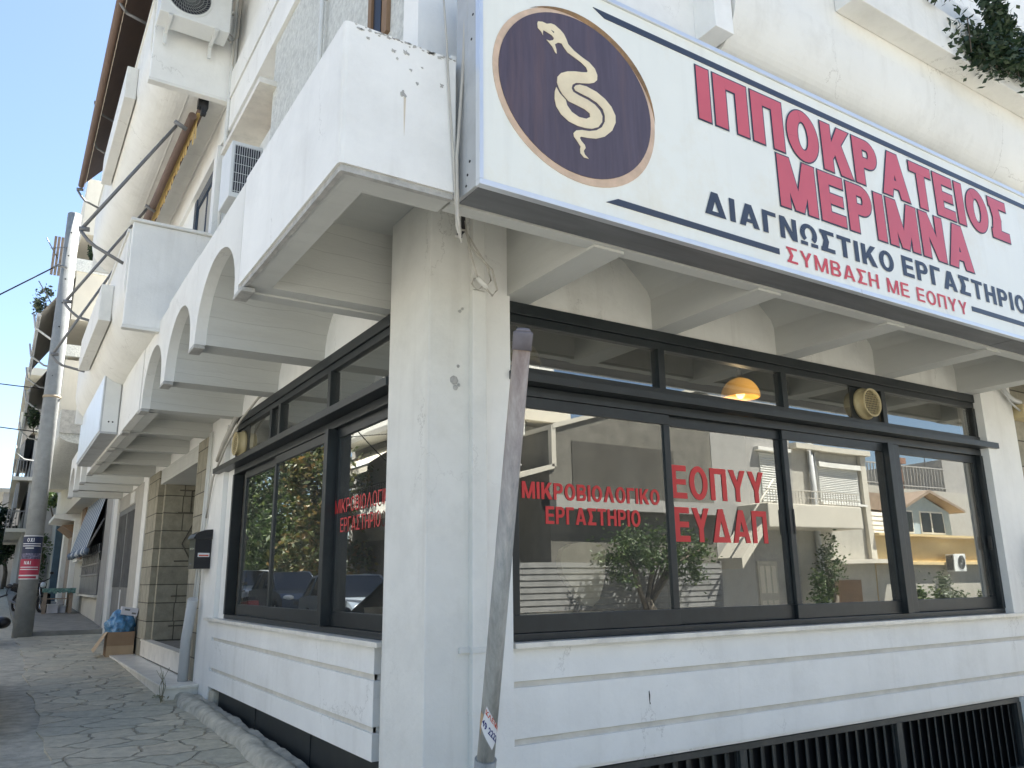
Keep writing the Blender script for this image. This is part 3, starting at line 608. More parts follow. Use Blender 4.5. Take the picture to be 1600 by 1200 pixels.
# holes and chips on the pillar
mb = MB()
for x, z, r in ((2.47, 3.44, 0.012), (2.46, 3.05, 0.012), (2.465, 2.92, 0.012), (2.43, 2.95, 0.032), (2.44, 2.90, 0.02), (2.49, 3.46, 0.01)):
    mb.lathe([(0, 0), (r, 0), (r*0.9, -0.004), (0, -0.004)], (x, 4.548, z), 1, 7)
build(mb, 'chipped_hole', 'raw', bld)
# marble sills
mb = MB(); mb.box(2.245, 5.3, 1.213, 2.45, 10.75, 1.25, 0.006); build(mb, 'sill', 'marble', bld)
mb = MB(); mb.box(2.93, 4.60, 1.213, 9.55, 4.80, 1.25, 0.006); build(mb, 'sill', 'marble', bld)
# low dark strip below the side wall
mb = MB(); mb.box(2.37, 5.3, -0.1, 2.45, 10.48, 0.455)
for y in (6.9, 8.6): mb.box(2.362, y, -0.05, 2.372, y+0.02, 0.455)
build(mb, 'basement_strip', 'frame', bld)
mb = MB(); mb.box(2.31, 10.2, 0.1, 2.5, 10.484, 0.43, 0.03); build(mb, 'foot_stone', 'rockcurb', bld)
# louvred basement grille of the front
mb = MB(); mb.box(2.95, 4.755, -0.6, 9.2, 4.78, 0.40)
build(mb, 'basement_window', 'black', bld)
mb = MB()
for k in range(47):
    x = 3.0+k*0.1335
    q = [(x, 4.700), (x+0.085, 4.742), (x+0.083, 4.750), (x-0.002, 4.708)]
    mb.prism(q, 2, -0.24-0.02*(x-3), 0.365)
mb.box(2.93, 4.69, 0.355, 9.22, 4.75, 0.40)
for x in (2.93, 5.02, 7.05, 9.16): mb.box(x, 4.688, -0.5, x+0.075, 4.752, 0.356)
mb.box(2.93, 4.686, -0.34, 9.22, 4.752, -0.25)
build(mb, 'basement_grille', 'grille', bld)

# ------- windows
def wmap(side):
    return (lambda u0, d0, z0, u1, d1, z1: (u0, 4.725+d0, z0, u1, 4.725+d1, z1)) if side == 'B' else (lambda u0, d0, z0, u1, d1, z1: (2.36+d0, u0, z0, 2.36+d1, u1, z1))
def shop_window(side, u0, u1, panels, trans, jamb):
    g = wmap(side); f = MB(); P = lambda *a: f.box(*g(*a), 0.004)
    P(u0, -0.03, 3.565, u1, 0.09, 3.655); P(u0, -0.012, 3.50, u1, 0.07, 3.563)                     # head
    P(u0, -0.03, 3.10, u1, 0.09, 3.165); P(u0, -0.015, 2.955, u1, 0.10, 3.028)                      # transom rails
    P(u0, -0.02, 1.252, u1, 0.10, 1.30)                                                             # bottom track
    P(u0, -0.028, 1.301, u0+0.055, 0.10, 2.953); P(u0, -0.02, 3.166, u0+0.05, 0.09, 3.498)
    P(u1-0.06, -0.028, 1.301, u1, 0.10, 2.953); P(u1-0.06, -0.02, 3.166, u1, 0.09, 3.498)
    for a in trans: P(a-0.035, -0.025, 3.166, a+0.035, 0.08, 3.498)
    a, b = jamb; P(a, -0.06, 1.302, a+0.09, 0.10, 2.953); P(a+0.092, -0.02, 1.302, b, 0.09, 2.952)
    fr = build(f, 'window', 'frame', bld)
    for (a, b, d) in panels:
        p = MB(); Q = lambda *k: p.box(*g(*k), 0.004)
        Q(a, d, 1.302, b, d+0.035, 1.42); Q(a, d, 2.87, b, d+0.035, 2.954)
        Q(a, d+0.001, 1.421, a+0.065, d+0.034, 2.869); Q(b-0.065, d+0.001, 1.421, b, d+0.034, 2.869)
        build(p, 'sash', 'frame', fr)
        q = MB(); x = g(a+0.06, d+0.018, 1.415, b-0.06, d+0.018, 2.875)
        if side == 'B': q.quad((x[0], x[1], x[2]), (x[3], x[1], x[2]), (x[3], x[1], x[5]), (x[0], x[1], x[5]))
        else: q.quad((x[0], x[4], x[2]), (x[0], x[1], x[2]), (x[0], x[1], x[5]), (x[0], x[4], x[5]))
        build(q, 'pane', 'glass', fr, fixn=False)
    ed = [u0+0.05]+list(trans)+[u1-0.06]
    for a, b in zip(ed, ed[1:]):
        q = MB(); x = g(a+0.02, 0.02, 3.16, b-0.02, 0.02, 3.505)
        if side == 'B': q.quad((x[0], x[1], x[2]), (x[3], x[1], x[2]), (x[3], x[1], x[5]), (x[0], x[1], x[5]))
        else: q.quad((x[0], x[4], x[2]), (x[0], x[1], x[2]), (x[0], x[1], x[5]), (x[0], x[4], x[5]))
        build(q, 'pane', 'glass', fr, fixn=False)
    l = MB(); l.box(*g(u0-0.01 if side == 'B' else u0, -0.14, 3.032, u1+(0.16 if side == 'B' else 0.64), 0.02, 3.096), 0.004); l.box(*g(u0, -0.03, 3.09, u1, 0.0, 3.112))
    build(l, 'ledge', 'frame', fr)
    return fr
winB = shop_window('B', 2.92, 9.26, [(2.98, 4.52, 0.0), (4.47, 5.95, 0.038), (5.90, 7.47, 0.0), (7.66, 9.20, 0.03)], (4.45, 5.97, 7.5), (7.42, 7.66))
winA = shop_window('A', 5.2, 10.12, [(5.2, 6.62, 0.03), (6.80, 8.42, 0.0), (8.36, 9.78, 0.038)], (6.75, 8.28, 8.6), (6.62, 6.80))
# sliding handles
mb = MB()
for x in (5.905, 5.955): mb.box(x-0.009, 4.719, 2.02, x+0.009, 4.726, 2.24)
mb.box(9.16, 4.70, 1.92, 9.185, 4.735, 2.06)
build(mb, 'handle', 'black', winB)
for body, x0, x1, z0, z1, at in (("ΜΙΚΡΟΒΙΟΛΟΓΙΚΟ", 3.08, 4.38, 2.215, 2.335, 4.7415), ("ΕΡΓΑΣΤΗΡΙΟ", 3.28, 4.17, 2.04, 2.165, 4.7415), ("ΕΟΠΥΥ", 4.555, 5.66, 2.283, 2.554, 4.7795), ("ΕΥΔΑΠ", 4.567, 5.655, 1.936, 2.212, 4.7795)):
    build(greek_mb(body, 'y', x0, x1, z0, z1, at, 0.21, gap=0.13), 'lettering', 'winred', winB, fixn=False)
for body, x0, x1, z0, z1 in (("ΜΙΚΡΟΒΙΟΛΟΓΙΚΟ", 6.60, 5.36, 2.215, 2.33), ("ΕΡΓΑΣΤΗΡΙΟ", 6.46, 5.62, 2.055, 2.172)):
    build(greek_mb(body, 'x', x0, x1, z0, z1, 2.3895, 0.135, gap=0.17), 'lettering', 'winred', winA, fixn=False)
# round ventilators let into the transom lights
def ventilator(c, axis, parent):
    c = Vector(c); mb = MB()
    mb.lathe([(0.150, 0.02), (0.162, 0.0), (0.162, -0.025), (0.146, -0.04), (0.140, -0.085), (0.146, -0.10), (0.138, -0.108), (0.128, -0.103), (0.122, -0.085)], c, axis, 32)
    v = build(mb, 'ventilator', 'ventb', parent)
    k = MB(); k.lathe([(0, -0.06), (0.13, -0.06)], c, axis, 24); build(k, 'duct_opening', 'black', parent)
    g = MB(); n = 5
    for i in range(-n, n+1):
        t = i*0.024; h = math.sqrt(max(0, 0.125**2-t*t))
        if axis == 1:
            g.box(c.x+t-0.0016, c.y-0.090, c.z-h, c.x+t+0.0016, c.y-0.085, c.z+h); g.box(c.x-h, c.y-0.096, c.z+t-0.0016, c.x+h, c.y-0.0905, c.z+t+0.0016)
        else:
            g.box(c.x-0.090, c.y+t-0.0016, c.z-h, c.x-0.085, c.y+t+0.0016, c.z+h); g.box(c.x-0.096, c.y-h, c.z+t-0.0016, c.x-0.0905, c.y+h, c.z+t+0.0016)
    build(g, 'grid', 'ventb', parent)
ventilator((7.20, 4.735, 3.335), 1, winB); ventilator((2.37, 9.86, 3.30), 0, winA)
mb = MB(); mb.box(7.0, 4.739, 3.166, 7.45, 4.744, 3.498); build(mb, 'vent_plate', 'frame', winB)
mb = MB(); mb.box(2.374, 9.62, 3.166, 2.379, 10.07, 3.498); build(mb, 'vent_plate', 'frame', winA)

# room behind the glass
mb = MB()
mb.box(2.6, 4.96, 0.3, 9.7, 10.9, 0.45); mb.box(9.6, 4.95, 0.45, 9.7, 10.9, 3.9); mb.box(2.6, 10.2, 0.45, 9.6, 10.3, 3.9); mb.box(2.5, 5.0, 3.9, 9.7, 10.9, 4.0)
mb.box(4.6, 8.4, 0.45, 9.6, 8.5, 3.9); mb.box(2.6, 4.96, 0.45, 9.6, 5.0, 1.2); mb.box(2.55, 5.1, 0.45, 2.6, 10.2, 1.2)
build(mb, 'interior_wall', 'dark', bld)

# ------- the arched overhang
def flat_bay(c0, c1, h0, h1, zt): return [(c0, zt), (c0, 3.655), (c0+h0, 3.655), (c0+h0, 3.86), (c1-h1, 3.86), (c1-h1, 3.655), (c1, 3.655), (c1, zt)]
def vault(c0, c1, h0, h1, zt, n=18, ex=1.0):
    a, b = c0+h0, c1-h1; m = (a+b)/2; r = (b-a)/2
    return [(c0, zt), (c0, 3.655), (a, 3.655)]+[(m-r*math.copysign(abs(math.cos(math.pi*i/n))**ex, math.cos(math.pi*i/n)), 3.70+0.535*math.sin(math.pi*i/n)**ex) for i in range(0, n+1)]+[(b, 3.655), (c1, 3.655), (c1, zt)]
mb = MB()
for i, (a, b) in enumerate(zip(ARC, ARC[1:])): mb.prism(flat_bay(a, b, 0.06, 0.06, 4.29) if 3 <= i <= 6 else vault(a, b, 0.13, 0.13, 4.29), 0, 1.305, 2.362)
mb.box(1.306, 10.26, 3.66, 1.44, 16.42, 3.865)
mb.box(1.30, 5.36, 3.67, 2.362, 5.4995, 4.29)
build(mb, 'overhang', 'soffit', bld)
mb = MB()
for i, (a, b) in enumerate(zip(ARC, ARC[1:])):
    if 3 <= i <= 6: mb.box(1.20 if i == 3 else 1.21, a+0.004, 3.655, 1.304, b-0.004, 4.56 if i == 3 else 4.5)
    else: mb.prism(vault(a+0.004, b-0.004, 0.115, 0.115, 4.50+0.02*math.sin(i*2.3)), 0, 1.21, 1.304)
build(mb, 'parapet', 'white', bld)
for a in ARC:
    mb = MB(); mb.box(1.204, a-0.12, 3.62, 1.30, a+0.12, 3.654, 0.008); build(mb, 'rib_tip', 'raw', bld)
mb = MB()
for i, (a, b) in enumerate(zip(FRC, FRC[1:])): mb.prism([(a, 4.29), (a, 3.655), (a+0.12, 3.655), (a+0.12, 3.93), (a+0.15, 4.0), (a+0.40, 4.22), (a+0.48, 4.25), (b-0.48, 4.25), (b-0.40, 4.22), (b-0.15, 4.0), (b-0.12, 3.93), (b-0.12, 3.655), (b, 3.655), (b, 4.29)], 1, 3.60, 4.728)
mb.box(2.90, 3.60, 3.655, 3.0195, 4.728, 4.29)
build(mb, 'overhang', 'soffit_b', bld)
mb = MB(); mb.prism([(1.21, 3.525), (1.216, 3.507), (1.235, 3.50), (1.868, 3.50), (1.868, 3.69), (1.40, 3.69), (1.40, 5.495), (1.21, 5.495)], 2, 3.70, 4.525); mb.box(1.87, 3.56, 3.70, 12.2, 3.69, 4.6)
build(mb, 'parapet', 'white_clean', bld, label='flaking white parapet at the corner beside the sign')
mb = MB()
mb.prism([(1.224, 3.53), (1.228, 3.515), (1.245, 3.512), (1.86, 3.512), (1.86, 3.545), (1.255, 3.545), (1.255, 5.49), (1.224, 5.49)], 2, 3.662, 3.699)
build(mb, 'drip_edge', 'raw', bld)
mb = MB(); mb.prism([(1.2555, 3.5455), (1.86, 3.5455), (1.86, 3.70), (1.41, 3.70), (1.41, 5.49), (1.2555, 5.49)], 2, 3.668, 3.699); mb.box(1.88, 3.575, 3.672, 12.2, 3.68, 3.699)
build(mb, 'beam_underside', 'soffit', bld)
mb = MB(); mb.prism([(1.553, 4.18), (1.566, 4.18), (1.563, 4.05), (1.560, 3.95), (1.556, 4.03)], 1, 3.4985, 3.503); build(mb, 'rust_run', 'rust_run', bld)
mb = MB(); mb.prism([(4.098, 0.86), (4.104, 0.865), (4.110, 0.83), (4.106, 0.79), (4.112, 0.775), (4.103, 0.77), (4.099, 0.80)], 1, 4.6585, 4.665); build(mb, 'wall_chip', 'black', bld)
mb = MB(); r6 = random.Random(21)
def flake(x, z, r, st=1.0):
    n = 13; P = []
    for i in range(n):
        q = r*r6.uniform(0.3, 1.15); P.append((x+q*math.cos(2*math.pi*i/n)*st, z+q*math.sin(2*math.pi*i/n)))
    mb.prism(P, 1, 3.4965, 3.505)
for x, z, r in ((1.34, 4.46, .012), (1.49, 4.44, .015), (1.56, 4.455, .02), (1.51, 4.40, .009), (1.59, 4.36, .009), (1.63, 4.29, .012), (1.55, 4.20, .021), (1.78, 4.33, .014), (1.66, 4.40, .007)): flake(x, z, r)
for k in range(46):
    x = r6.uniform(1.24, 1.86); flake(x, 4.520-r6.random()**2*0.022, r6.uniform(0.003, 0.009), 2.0)
build(mb, 'flaked_paint', 'raw', bld)
mb = MB(); mb.box(1.32, 3.6, 4.272, 12.2, 12.0, 4.35); mb.box(1.32, 12.0, 4.295, 8, 21.4, 4.35)
build(mb, 'slab', 'soffit', bld)
# hairline plank joints in the rib sides
# ------- upper storeys
mb = MB(); mb.box(1.79, 3.84, 4.351, 2.1, 7.25, 6.99); build(mb, 'upper_wall', 'stucco', bld); mb = MB(); mb.box(1.79, 8.98, 4.351, 2.1, 9.45, 6.99)
build(mb, 'upper_wall', 'stucco', bld)
mb = MB()
mb.box(1.81, 3.86, 7.44, 16, 21.4, 11.2); mb.box(2.1, 7.2, 4.351, 2.3, 9.1, 6.99); mb.box(1.80, 11.3, 4.351, 2.1, 21.4, 7.0)
mb.box(2.1, 3.86, 4.351, 16, 4.1, 7.44)
mb.box(1.784, 3.834, 4.352, 1.86, 4.05, 7.0); mb.box(1.861, 3.836, 4.352, 4.2, 3.90, 7.4)
mb.box(4.2, 3.62, 5.79, 4.4, 3.84, 7.9, 0.006)
build(mb, 'upper_wall', 'white_clean', bld)
mb = MB(); mb.box(1.755, 3.82, 7.0, 2.2, 21.4, 7.425); mb.box(1.74, 3.81, 7.445, 2.2, 21.4, 7.8)
build(mb, 'floor_band', 'white_clean', bld)
prof = [(3.86, 5.70)]+[(3.86-0.29*math.sin(math.pi/2*i/14), 5.74+0.56*(1-math.cos(math.pi/2*i/14))) for i in range(15)]+[(3.57, 6.32), (3.60, 6.325), (3.60, 7.6), (3.86, 7.6)]
mb = MB(); mb.prism(prof, 0, 4.42, 14.0); build(mb, 'rounded_balcony', 'white', bld)
mb = MB(); mb.box(5.75, 3.38, 6.55, 13, 3.598, 7.02, 0.008); build(mb, 'planter_box', 'white', bld)
# recess with shelf in the upper wall
mb = MB(); mb.box(1.62, 7.12, 6.44, 1.95, 8.75, 6.50, 0.004); build(mb, 'upper_sill', 'marble', bld)
mb = MB(); mb.box(2.02, 7.3, 5.0, 2.098, 8.1, 6.42); mb.box(1.97, 7.9, 4.4, 2.095, 7.98, 6.42); build(mb, 'shutter', 'brownwood', bld)
mb = MB()
for y0, y1 in ((4.28, 4.62),):
    mb.box(1.76, y0, 5.2, 1.80, y0+0.06, 6.9); mb.box(1.76, y1-0.06, 5.2, 1.80, y1, 6.9); mb.box(1.782, y0+0.06, 5.2, 1.80, y1-0.06, 6.9)
build(mb, 'window', 'brownwood', bld)
mb = MB(); mb.box(1.776, 4.42, 5.2, 1.781, 4.55, 6.9); build(mb, 'pane', 'black', bld)
mb = MB(); mb.box(1.72, 9.5, 4.4, 1.85, 9.68, 6.98); mb.box(1.74, 9.7, 4.4, 1.80, 9.78, 6.98); mb.box(1.86, 9.45, 4.4, 1.95, 11.3, 7.0); build(mb, 'door_frame', 'white_clean', bld)
mb = MB(); mb.box(1.79, 9.80, 4.4, 1.86, 9.95, 6.95); mb.box(1.79, 11.1, 4.4, 1.86, 11.25, 6.95); mb.box(1.80, 9.95, 6.8, 1.86, 11.1, 6.95); mb.box(1.82, 10.5, 4.4, 1.85, 10.56, 6.8); build(mb, 'door', 'carblue', bld)
mb = MB(); mb.box(1.83, 9.95, 4.4, 1.845, 11.1, 6.8); build(mb, 'door_panel', 'plaster', bld)
# balconies with rounded undersides
def balcony(z, y0, y1):
    pr = [(1.80, z), (1.26, z)]+[(1.26-0.44*math.sin(math.pi/2*i/16), z+0.50*(1-math.cos(math.pi/2*i/16))) for i in range(1, 17)]+[(0.82, z+1.1), (0.94, z+1.1), (0.94, z+0.55), (1.3, z+0.2), (1.80, z+0.2)]
    mb = MB(); mb.prism(pr, 1, y0+0.02, y1)
    b = build(mb, 'balcony', 'white', bld)
    mb = MB(); mb.box(0.84, y0-0.06, z-0.01, 1.80, y0+0.018, z+1.19, 0.012); build(mb, 'end_panel', 'white_clean', b)
    mb = MB(); mb.box(0.81, y0-0.10, z+1.192, 1.80, y0+0.05, z+1.225, 0.006); mb.box(0.80, y0+0.05, z+1.101, 0.96, y1, z+1.14); mb.box(0.83, y0-0.075, z-0.05, 1.80, y0+0.03, z-0.012, 0.006); build(mb, 'coping', 'white', b)
    mb = MB(); mb.box(0.86, y1, z-0.01, 1.80, y1+0.08, z+1.15); build(mb, 'end_panel', 'white', b)
    mb = MB(); mb.box(0.68, y0+1.15, z+0.36, 0.818, y0+3.9, z+0.82, 0.01); build(mb, 'planter', 'white', b)
    mb = MB(); mb.box(1.30, y0+0.1, z-0.008, 1.306, y1, z-0.001); build(mb, 'drip_line', 'white_clean', b)
balcony(4.40, 9.22, 15.6); balcony(7.47, 9.27, 16.2)
# ground floor beyond the side window: stone entrance, iron door
mb = MB(); mb.box(2.30, 11.362, -0.1, 2.62, 12.2, 3.655); mb.box(2.302, 15.55, -0.1, 2.62, 16.7, 3.655); mb.box(2.4, 15.4, 0.3, 5.2, 15.54, 3.6); mb.box(2.4, 12.1, 0.3, 4.5, 12.19, 3.6); mb.box(4.8, 12.2, 0.3, 4.9, 15.4, 3.6)
build(mb, 'stone_cladding', 'stone', bld)
mb = MB(); mb.box(9.94, 4.70, -0.5, 16, 4.9, 4.2); build(mb, 'stone_cladding', 'stone', bld)
mb = MB(); mb.box(2.33, 12.21, 3.40, 5.0, 15.53, 3.66); build(mb, 'porch_ceiling', 'soffit', bld)
mb = MB()
X = 15.393
def diag(x0, z0, x1, z1, r=0.012): mb.tube([(x0, X, z0), (x1, X, z1)], r, 5)
for z in (0.95, 1.45, 2.05, 2.9, 3.3): diag(2.64, z, 3.6, z+0.01)
diag(2.75, 2.35, 2.98, 2.85); diag(2.98, 2.85, 3.2, 2.35); diag(3.2, 2.35, 2.98, 1.95); diag(2.98, 1.95, 2.75, 2.35); diag(2.98, 1.45, 2.98, 0.7); diag(3.2, 1.45, 3.2, 0.5); diag(2.85, 3.3, 2.85, 2.9)
build(mb, 'stone_joint', 'joint', bld)
mb = MB(); mb.box(2.32, 12.0, 0.0, 4.8, 15.54, 0.70); build(mb, 'porch_floor', 'earth', bld)
mb = MB(); mb.box(2.285, 11.7, 0.46, 2.319, 15.8, 0.70); mb.box(2.27, 11.7, 0.702, 2.42, 15.8, 0.73, 0.004)
build(mb, 'threshold', 'marble', bld)
mb = MB(); mb.box(1.91, 11.02, 0.1, 2.30, 16.75, 0.405); mb.box(1.88, 10.98, 0.407, 2.30, 16.8, 0.44, 0.006)
build(mb, 'step', 'marble', bld)
mb = MB(); mb.box(2.285, 16.702, 0.2, 2.6, 17.2, 3.655); build(mb, 'pilaster', 'white', bld)
mb = MB(); mb.box(2.31, 17.202, 0.2, 2.6, 18.4, 3.655); mb.box(2.33, 18.4, 3.33, 2.6, 21.3, 3.655); build(mb, 'plaster_wall', 'plaster', bld)
mb = MB(); mb.box(2.45, 21.42, 0.2, 9, 24.1, 7.0); build(mb, 'sun_block', 'plaster', bld)  # added block, closes the gap so no sun falls through
mb = MB(); mb.box(2.29, 21.3, 0.2, 2.6, 21.75, 3.9); mb.box(2.31, 21.9, 0.2, 2.6, 22.5, 4.3); build(mb, 'pilaster', 'white', bld)
mb = MB(); mb.box(2.35, 18.42, 0.45, 2.40, 21.28, 1.6); mb.box(2.34, 18.42, 1.6, 2.39, 18.52, 3.33); mb.box(2.34, 21.18, 1.6, 2.39, 21.28, 3.33); mb.box(2.34, 18.52, 3.22, 2.39, 21.18, 3.33); mb.box(2.34, 19.8, 1.6, 2.39, 19.9, 3.22)
dr = build(mb, 'iron_door', 'metalgrey', bld)
mb = MB()
for k in range(14):
    y = 18.62+k*0.19
    mb.box(2.345, y, 1.6, 2.365, y+0.03, 3.22)
build(mb, 'bars', 'metalgrey', dr)
mb = MB(); mb.box(2.44, 18.42, 0.4, 2.5, 21.28, 3.3); build(mb, 'inner_panel', 'dark', dr)
mb = MB(); mb.box(2.335, 19.72, 1.0, 2.348, 19.80, 1.55); build(mb, 'notice_strip', 'offwhite', dr)
mb = MB(); mb.box(2.315, 18.75, 3.36, 2.33, 19.35, 3.60)
for k in range(4): mb.box(2.305, 18.8, 3.385+k*0.05, 2.32, 19.3, 3.40+k*0.05)
build(mb, 'air_vent', 'white', bld)

# ================================================================== SIGNS AND FITTINGS ON THE CORNER BUILDING
sg = thing('shop_sign', 'long white shop sign with red and navy Greek lettering and a snake emblem', 'sign', (1.9, 3.4, 3.67))
mb = MB(); mb.box(1.925, 3.300, 3.705, 9.215, 3.32, 5.185); build(mb, 'sign_face', 'signface', sg)
mb = MB()
mb.box(1.90, 3.285, 3.67, 5.14, 3.33, 3.703, 0.003); mb.box(5.146, 3.286, 3.67, 9.24, 3.33, 3.703, 0.003)
mb.box(1.90, 3.285, 5.187, 9.24, 3.33, 5.22, 0.003); mb.box(1.90, 3.285, 3.704, 1.924, 3.33, 5.186, 0.003); mb.box(9.216, 3.285, 3.704, 9.24, 3.33, 5.186, 0.003)
build(mb, 'frame', 'alu', sg)
mb = MB(); mb.box(1.903, 3.331, 3.68, 1.925, 3.555, 5.20); mb.box(9.21, 3.331, 3.68, 9.235, 3.555, 5.20); mb.box(1.926, 3.331, 5.17, 9.209, 3.555, 5.20); mb.box(1.904, 3.43, 3.69, 1.9015, 3.437, 5.19)
build(mb, 'side_panel', 'alu_dull', sg)
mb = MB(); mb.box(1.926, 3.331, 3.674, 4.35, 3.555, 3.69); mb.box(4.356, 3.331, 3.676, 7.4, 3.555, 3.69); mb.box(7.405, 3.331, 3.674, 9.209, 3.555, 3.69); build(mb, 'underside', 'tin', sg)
mb = MB()
for z in (3.72, 3.78, 3.85, 4.6, 4.75, 5.1): mb.lathe([(0, -0.003), (0.008, -0.003), (0.008, 0.0)], (1.903, 3.40+0.04*math.sin(z*9), z), 0, 8)
build(mb, 'rivet', 'black', sg)
def stripe(x0, x1, z, h, cut=0.0):
    mb = MB(); mb.prism([(x0, z+h/2), (x0+cut, z-h/2), (x1, z-h/2), (x1, z+h/2)], 1, 3.295, 3.301); build(mb, 'stripe', 'navy', sg)
stripe(2.72, 8.42, 5.078, 0.045, 0.09); stripe(6.69, 8.42, 3.828, 0.042)
mb = MB(); mb.prism([(2.76, 3.79), (2.85, 3.832), (4.27, 3.832), (4.27, 3.79)], 1, 3.295, 3.301); build(mb, 'stripe', 'navy', sg)
def outlined(body, x0, x1, z0, z1, sx):
    build(greek_mb(body, 'y', x0, x1, z0, z1, 3.2990, 0.27, 0.011), 'letter_outline', 'navy', sg, fixn=False)
    build(greek_mb(body, 'y', x0, x1, z0, z1, 3.2965, 0.27), 'lettering', 'red', sg, fixn=False)
outlined("ΙΠΠΟΚΡΑΤΕΙΟΣ", 3.585, 7.555, 4.61, 5.01, 1)
outlined("ΜΕΡΙΜΝΑ", 4.335, 6.82, 4.172, 4.575, 1)
build(greek_mb("ΔΙΑΓΝΩΣΤΙΚΟ", 'y', 3.575, 5.62, 3.925, 4.092, 3.299, 0.23, gap=0.16), 'lettering', 'navy', sg, fixn=False)
build(greek_mb("ΕΡΓΑΣΤΗΡΙΟ", 'y', 5.735, 7.64, 3.935, 4.105, 3.299, 0.23, gap=0.16), 'lettering', 'navy', sg, fixn=False)
build(greek_mb("ΣΥΜΒΑΣΗ ΜΕ ΕΟΠΥΥ", 'y', 4.345, 6.61, 3.752, 3.868, 3.299, 0.175, gap=0.18), 'lettering', 'red2', sg, fixn=False)
# emblem: slice of wood, dark disc, cream snake
def blob(cx, cz, rx, rz, amp, seed, n=72):
    rr = random.Random(seed); ph = [rr.uniform(0, 6.28) for _ in range(6)]
    return [(cx+rx*(1+amp*sum(math.sin((k+2)*a+ph[k])/(k+2) for k in range(5)))*math.cos(a), cz+rz*(1+amp*sum(math.sin((k+2)*a+ph[k])/(k+2) for k in range(5)))*math.sin(a)) for a in [2*math.pi*i/n for i in range(n)]]
mb = MB(); mb.prism(blob(2.588, 4.425, 0.60, 0.562, 0.012, 5), 1, 3.296, 3.301); em = build(mb, 'emblem', 'wood_rim', sg)
mb = MB(); o = blob(2.588, 4.425, 0.607, 0.568, 0.016, 5); i_ = blob(2.575, 4.415, 0.568, 0.535, 0.004, 5)
for k in range(0, 25):
    a, b = k % 72, (k+1) % 72
    w0 = math.sin(math.pi*(k-0)/25); w1 = math.sin(math.pi*(k+1)/25)
    L = lambda p, q, t: (p[0]+(q[0]-p[0])*t, p[1]+(q[1]-p[1])*t)
    pts = [o[a], o[b], L(o[b], i_[b], w1), L(o[a], i_[a], w0)]
    mb.quad(*[(p[0], 3.2945, p[1]) for p in pts])
build(mb, 'bark_edge', 'bark', em)
mb = MB(); mb.prism(blob(2.585, 4.43, 0.558, 0.522, 0.003, 9), 1, 3.292, 3.296); build(mb, 'disc', 'emblem', em)
SNAKE_BODY=[(2.292,4.801),(2.297,4.818),(2.328,4.828),(2.359,4.827),(2.390,4.842),(2.416,4.843),(2.458,4.825),(2.483,4.806),(2.500,4.778),(2.513,4.748),(2.555,4.720),(2.613,4.698),(2.667,4.683),(2.709,4.654),(2.726,4.616),(2.722,4.580),(2.699,4.555),(2.660,4.535),(2.606,4.518),(2.563,4.506),(2.535,4.483),(2.527,4.456),(2.539,4.436),(2.581,4.427),(2.645,4.420),(2.698,4.405),(2.735,4.378),(2.752,4.345),(2.748,4.305),(2.718,4.262),(2.669,4.235),(2.615,4.224),(2.562,4.221),(2.500,4.229),(2.445,4.258),(2.412,4.298),(2.402,4.346),(2.405,4.394),(2.416,4.425),(2.439,4.392),(2.481,4.364),(2.491,4.330),(2.523,4.298),(2.575,4.282),(2.628,4.288),(2.659,4.310),(2.657,4.333),(2.620,4.349),(2.557,4.357),(2.503,4.362),(2.462,4.391),(2.438,4.420),(2.423,4.458),(2.427,4.497),(2.453,4.531),(2.501,4.560),(2.555,4.580),(2.609,4.594),(2.647,4.607),(2.653,4.619),(2.643,4.640),(2.606,4.660),(2.548,4.678),(2.506,4.691),(2.480,4.716),(2.465,4.736),(2.439,4.732),(2.414,4.709),(2.424,4.679),(2.426,4.651),(2.416,4.656),(2.396,4.688),(2.371,4.707),(2.356,4.718),(2.377,4.719),(2.403,4.734),(2.410,4.750),(2.393,4.764),(2.352,4.772),(2.334,4.775),(2.329,4.753),(2.331,4.740),(2.319,4.759),(2.296,4.774)]
SNAKE_TAIL=[(2.545,4.468),(2.557,4.486),(2.589,4.502),(2.638,4.508),(2.713,4.498),(2.778,4.471),(2.826,4.433),(2.854,4.384),(2.853,4.334),(2.823,4.271),(2.765,4.214),(2.698,4.179),(2.633,4.164),(2.586,4.158),(2.575,4.146),(2.585,4.130),(2.610,4.110),(2.615,4.092),(2.600,4.069),(2.607,4.049),(2.635,4.029),(2.601,4.028),(2.576,4.048),(2.575,4.076),(2.580,4.091),(2.558,4.117),(2.533,4.142),(2.531,4.164),(2.550,4.186),(2.593,4.203),(2.646,4.212),(2.701,4.235),(2.746,4.271),(2.770,4.317),(2.772,4.357),(2.758,4.396),(2.715,4.425),(2.656,4.439),(2.592,4.446),(2.555,4.452)]

sn = MB(); sn.prism(SNAKE_BODY, 1, 3.2885, 3.2925); sn.prism(SNAKE_TAIL, 1, 3.2885, 3.2925); build(sn, 'snake', 'cream', em)
mb = MB(); mb.prism([(SNAKE_BODY[3][0]+0.03, SNAKE_BODY[3][1]-0.03), (SNAKE_BODY[3][0]+0.05, SNAKE_BODY[3][1]-0.035), (SNAKE_BODY[3][0]+0.05, SNAKE_BODY[3][1]-0.045)], 1, 3.287, 3.289); build(mb, 'snake_eye', 'navy', em)

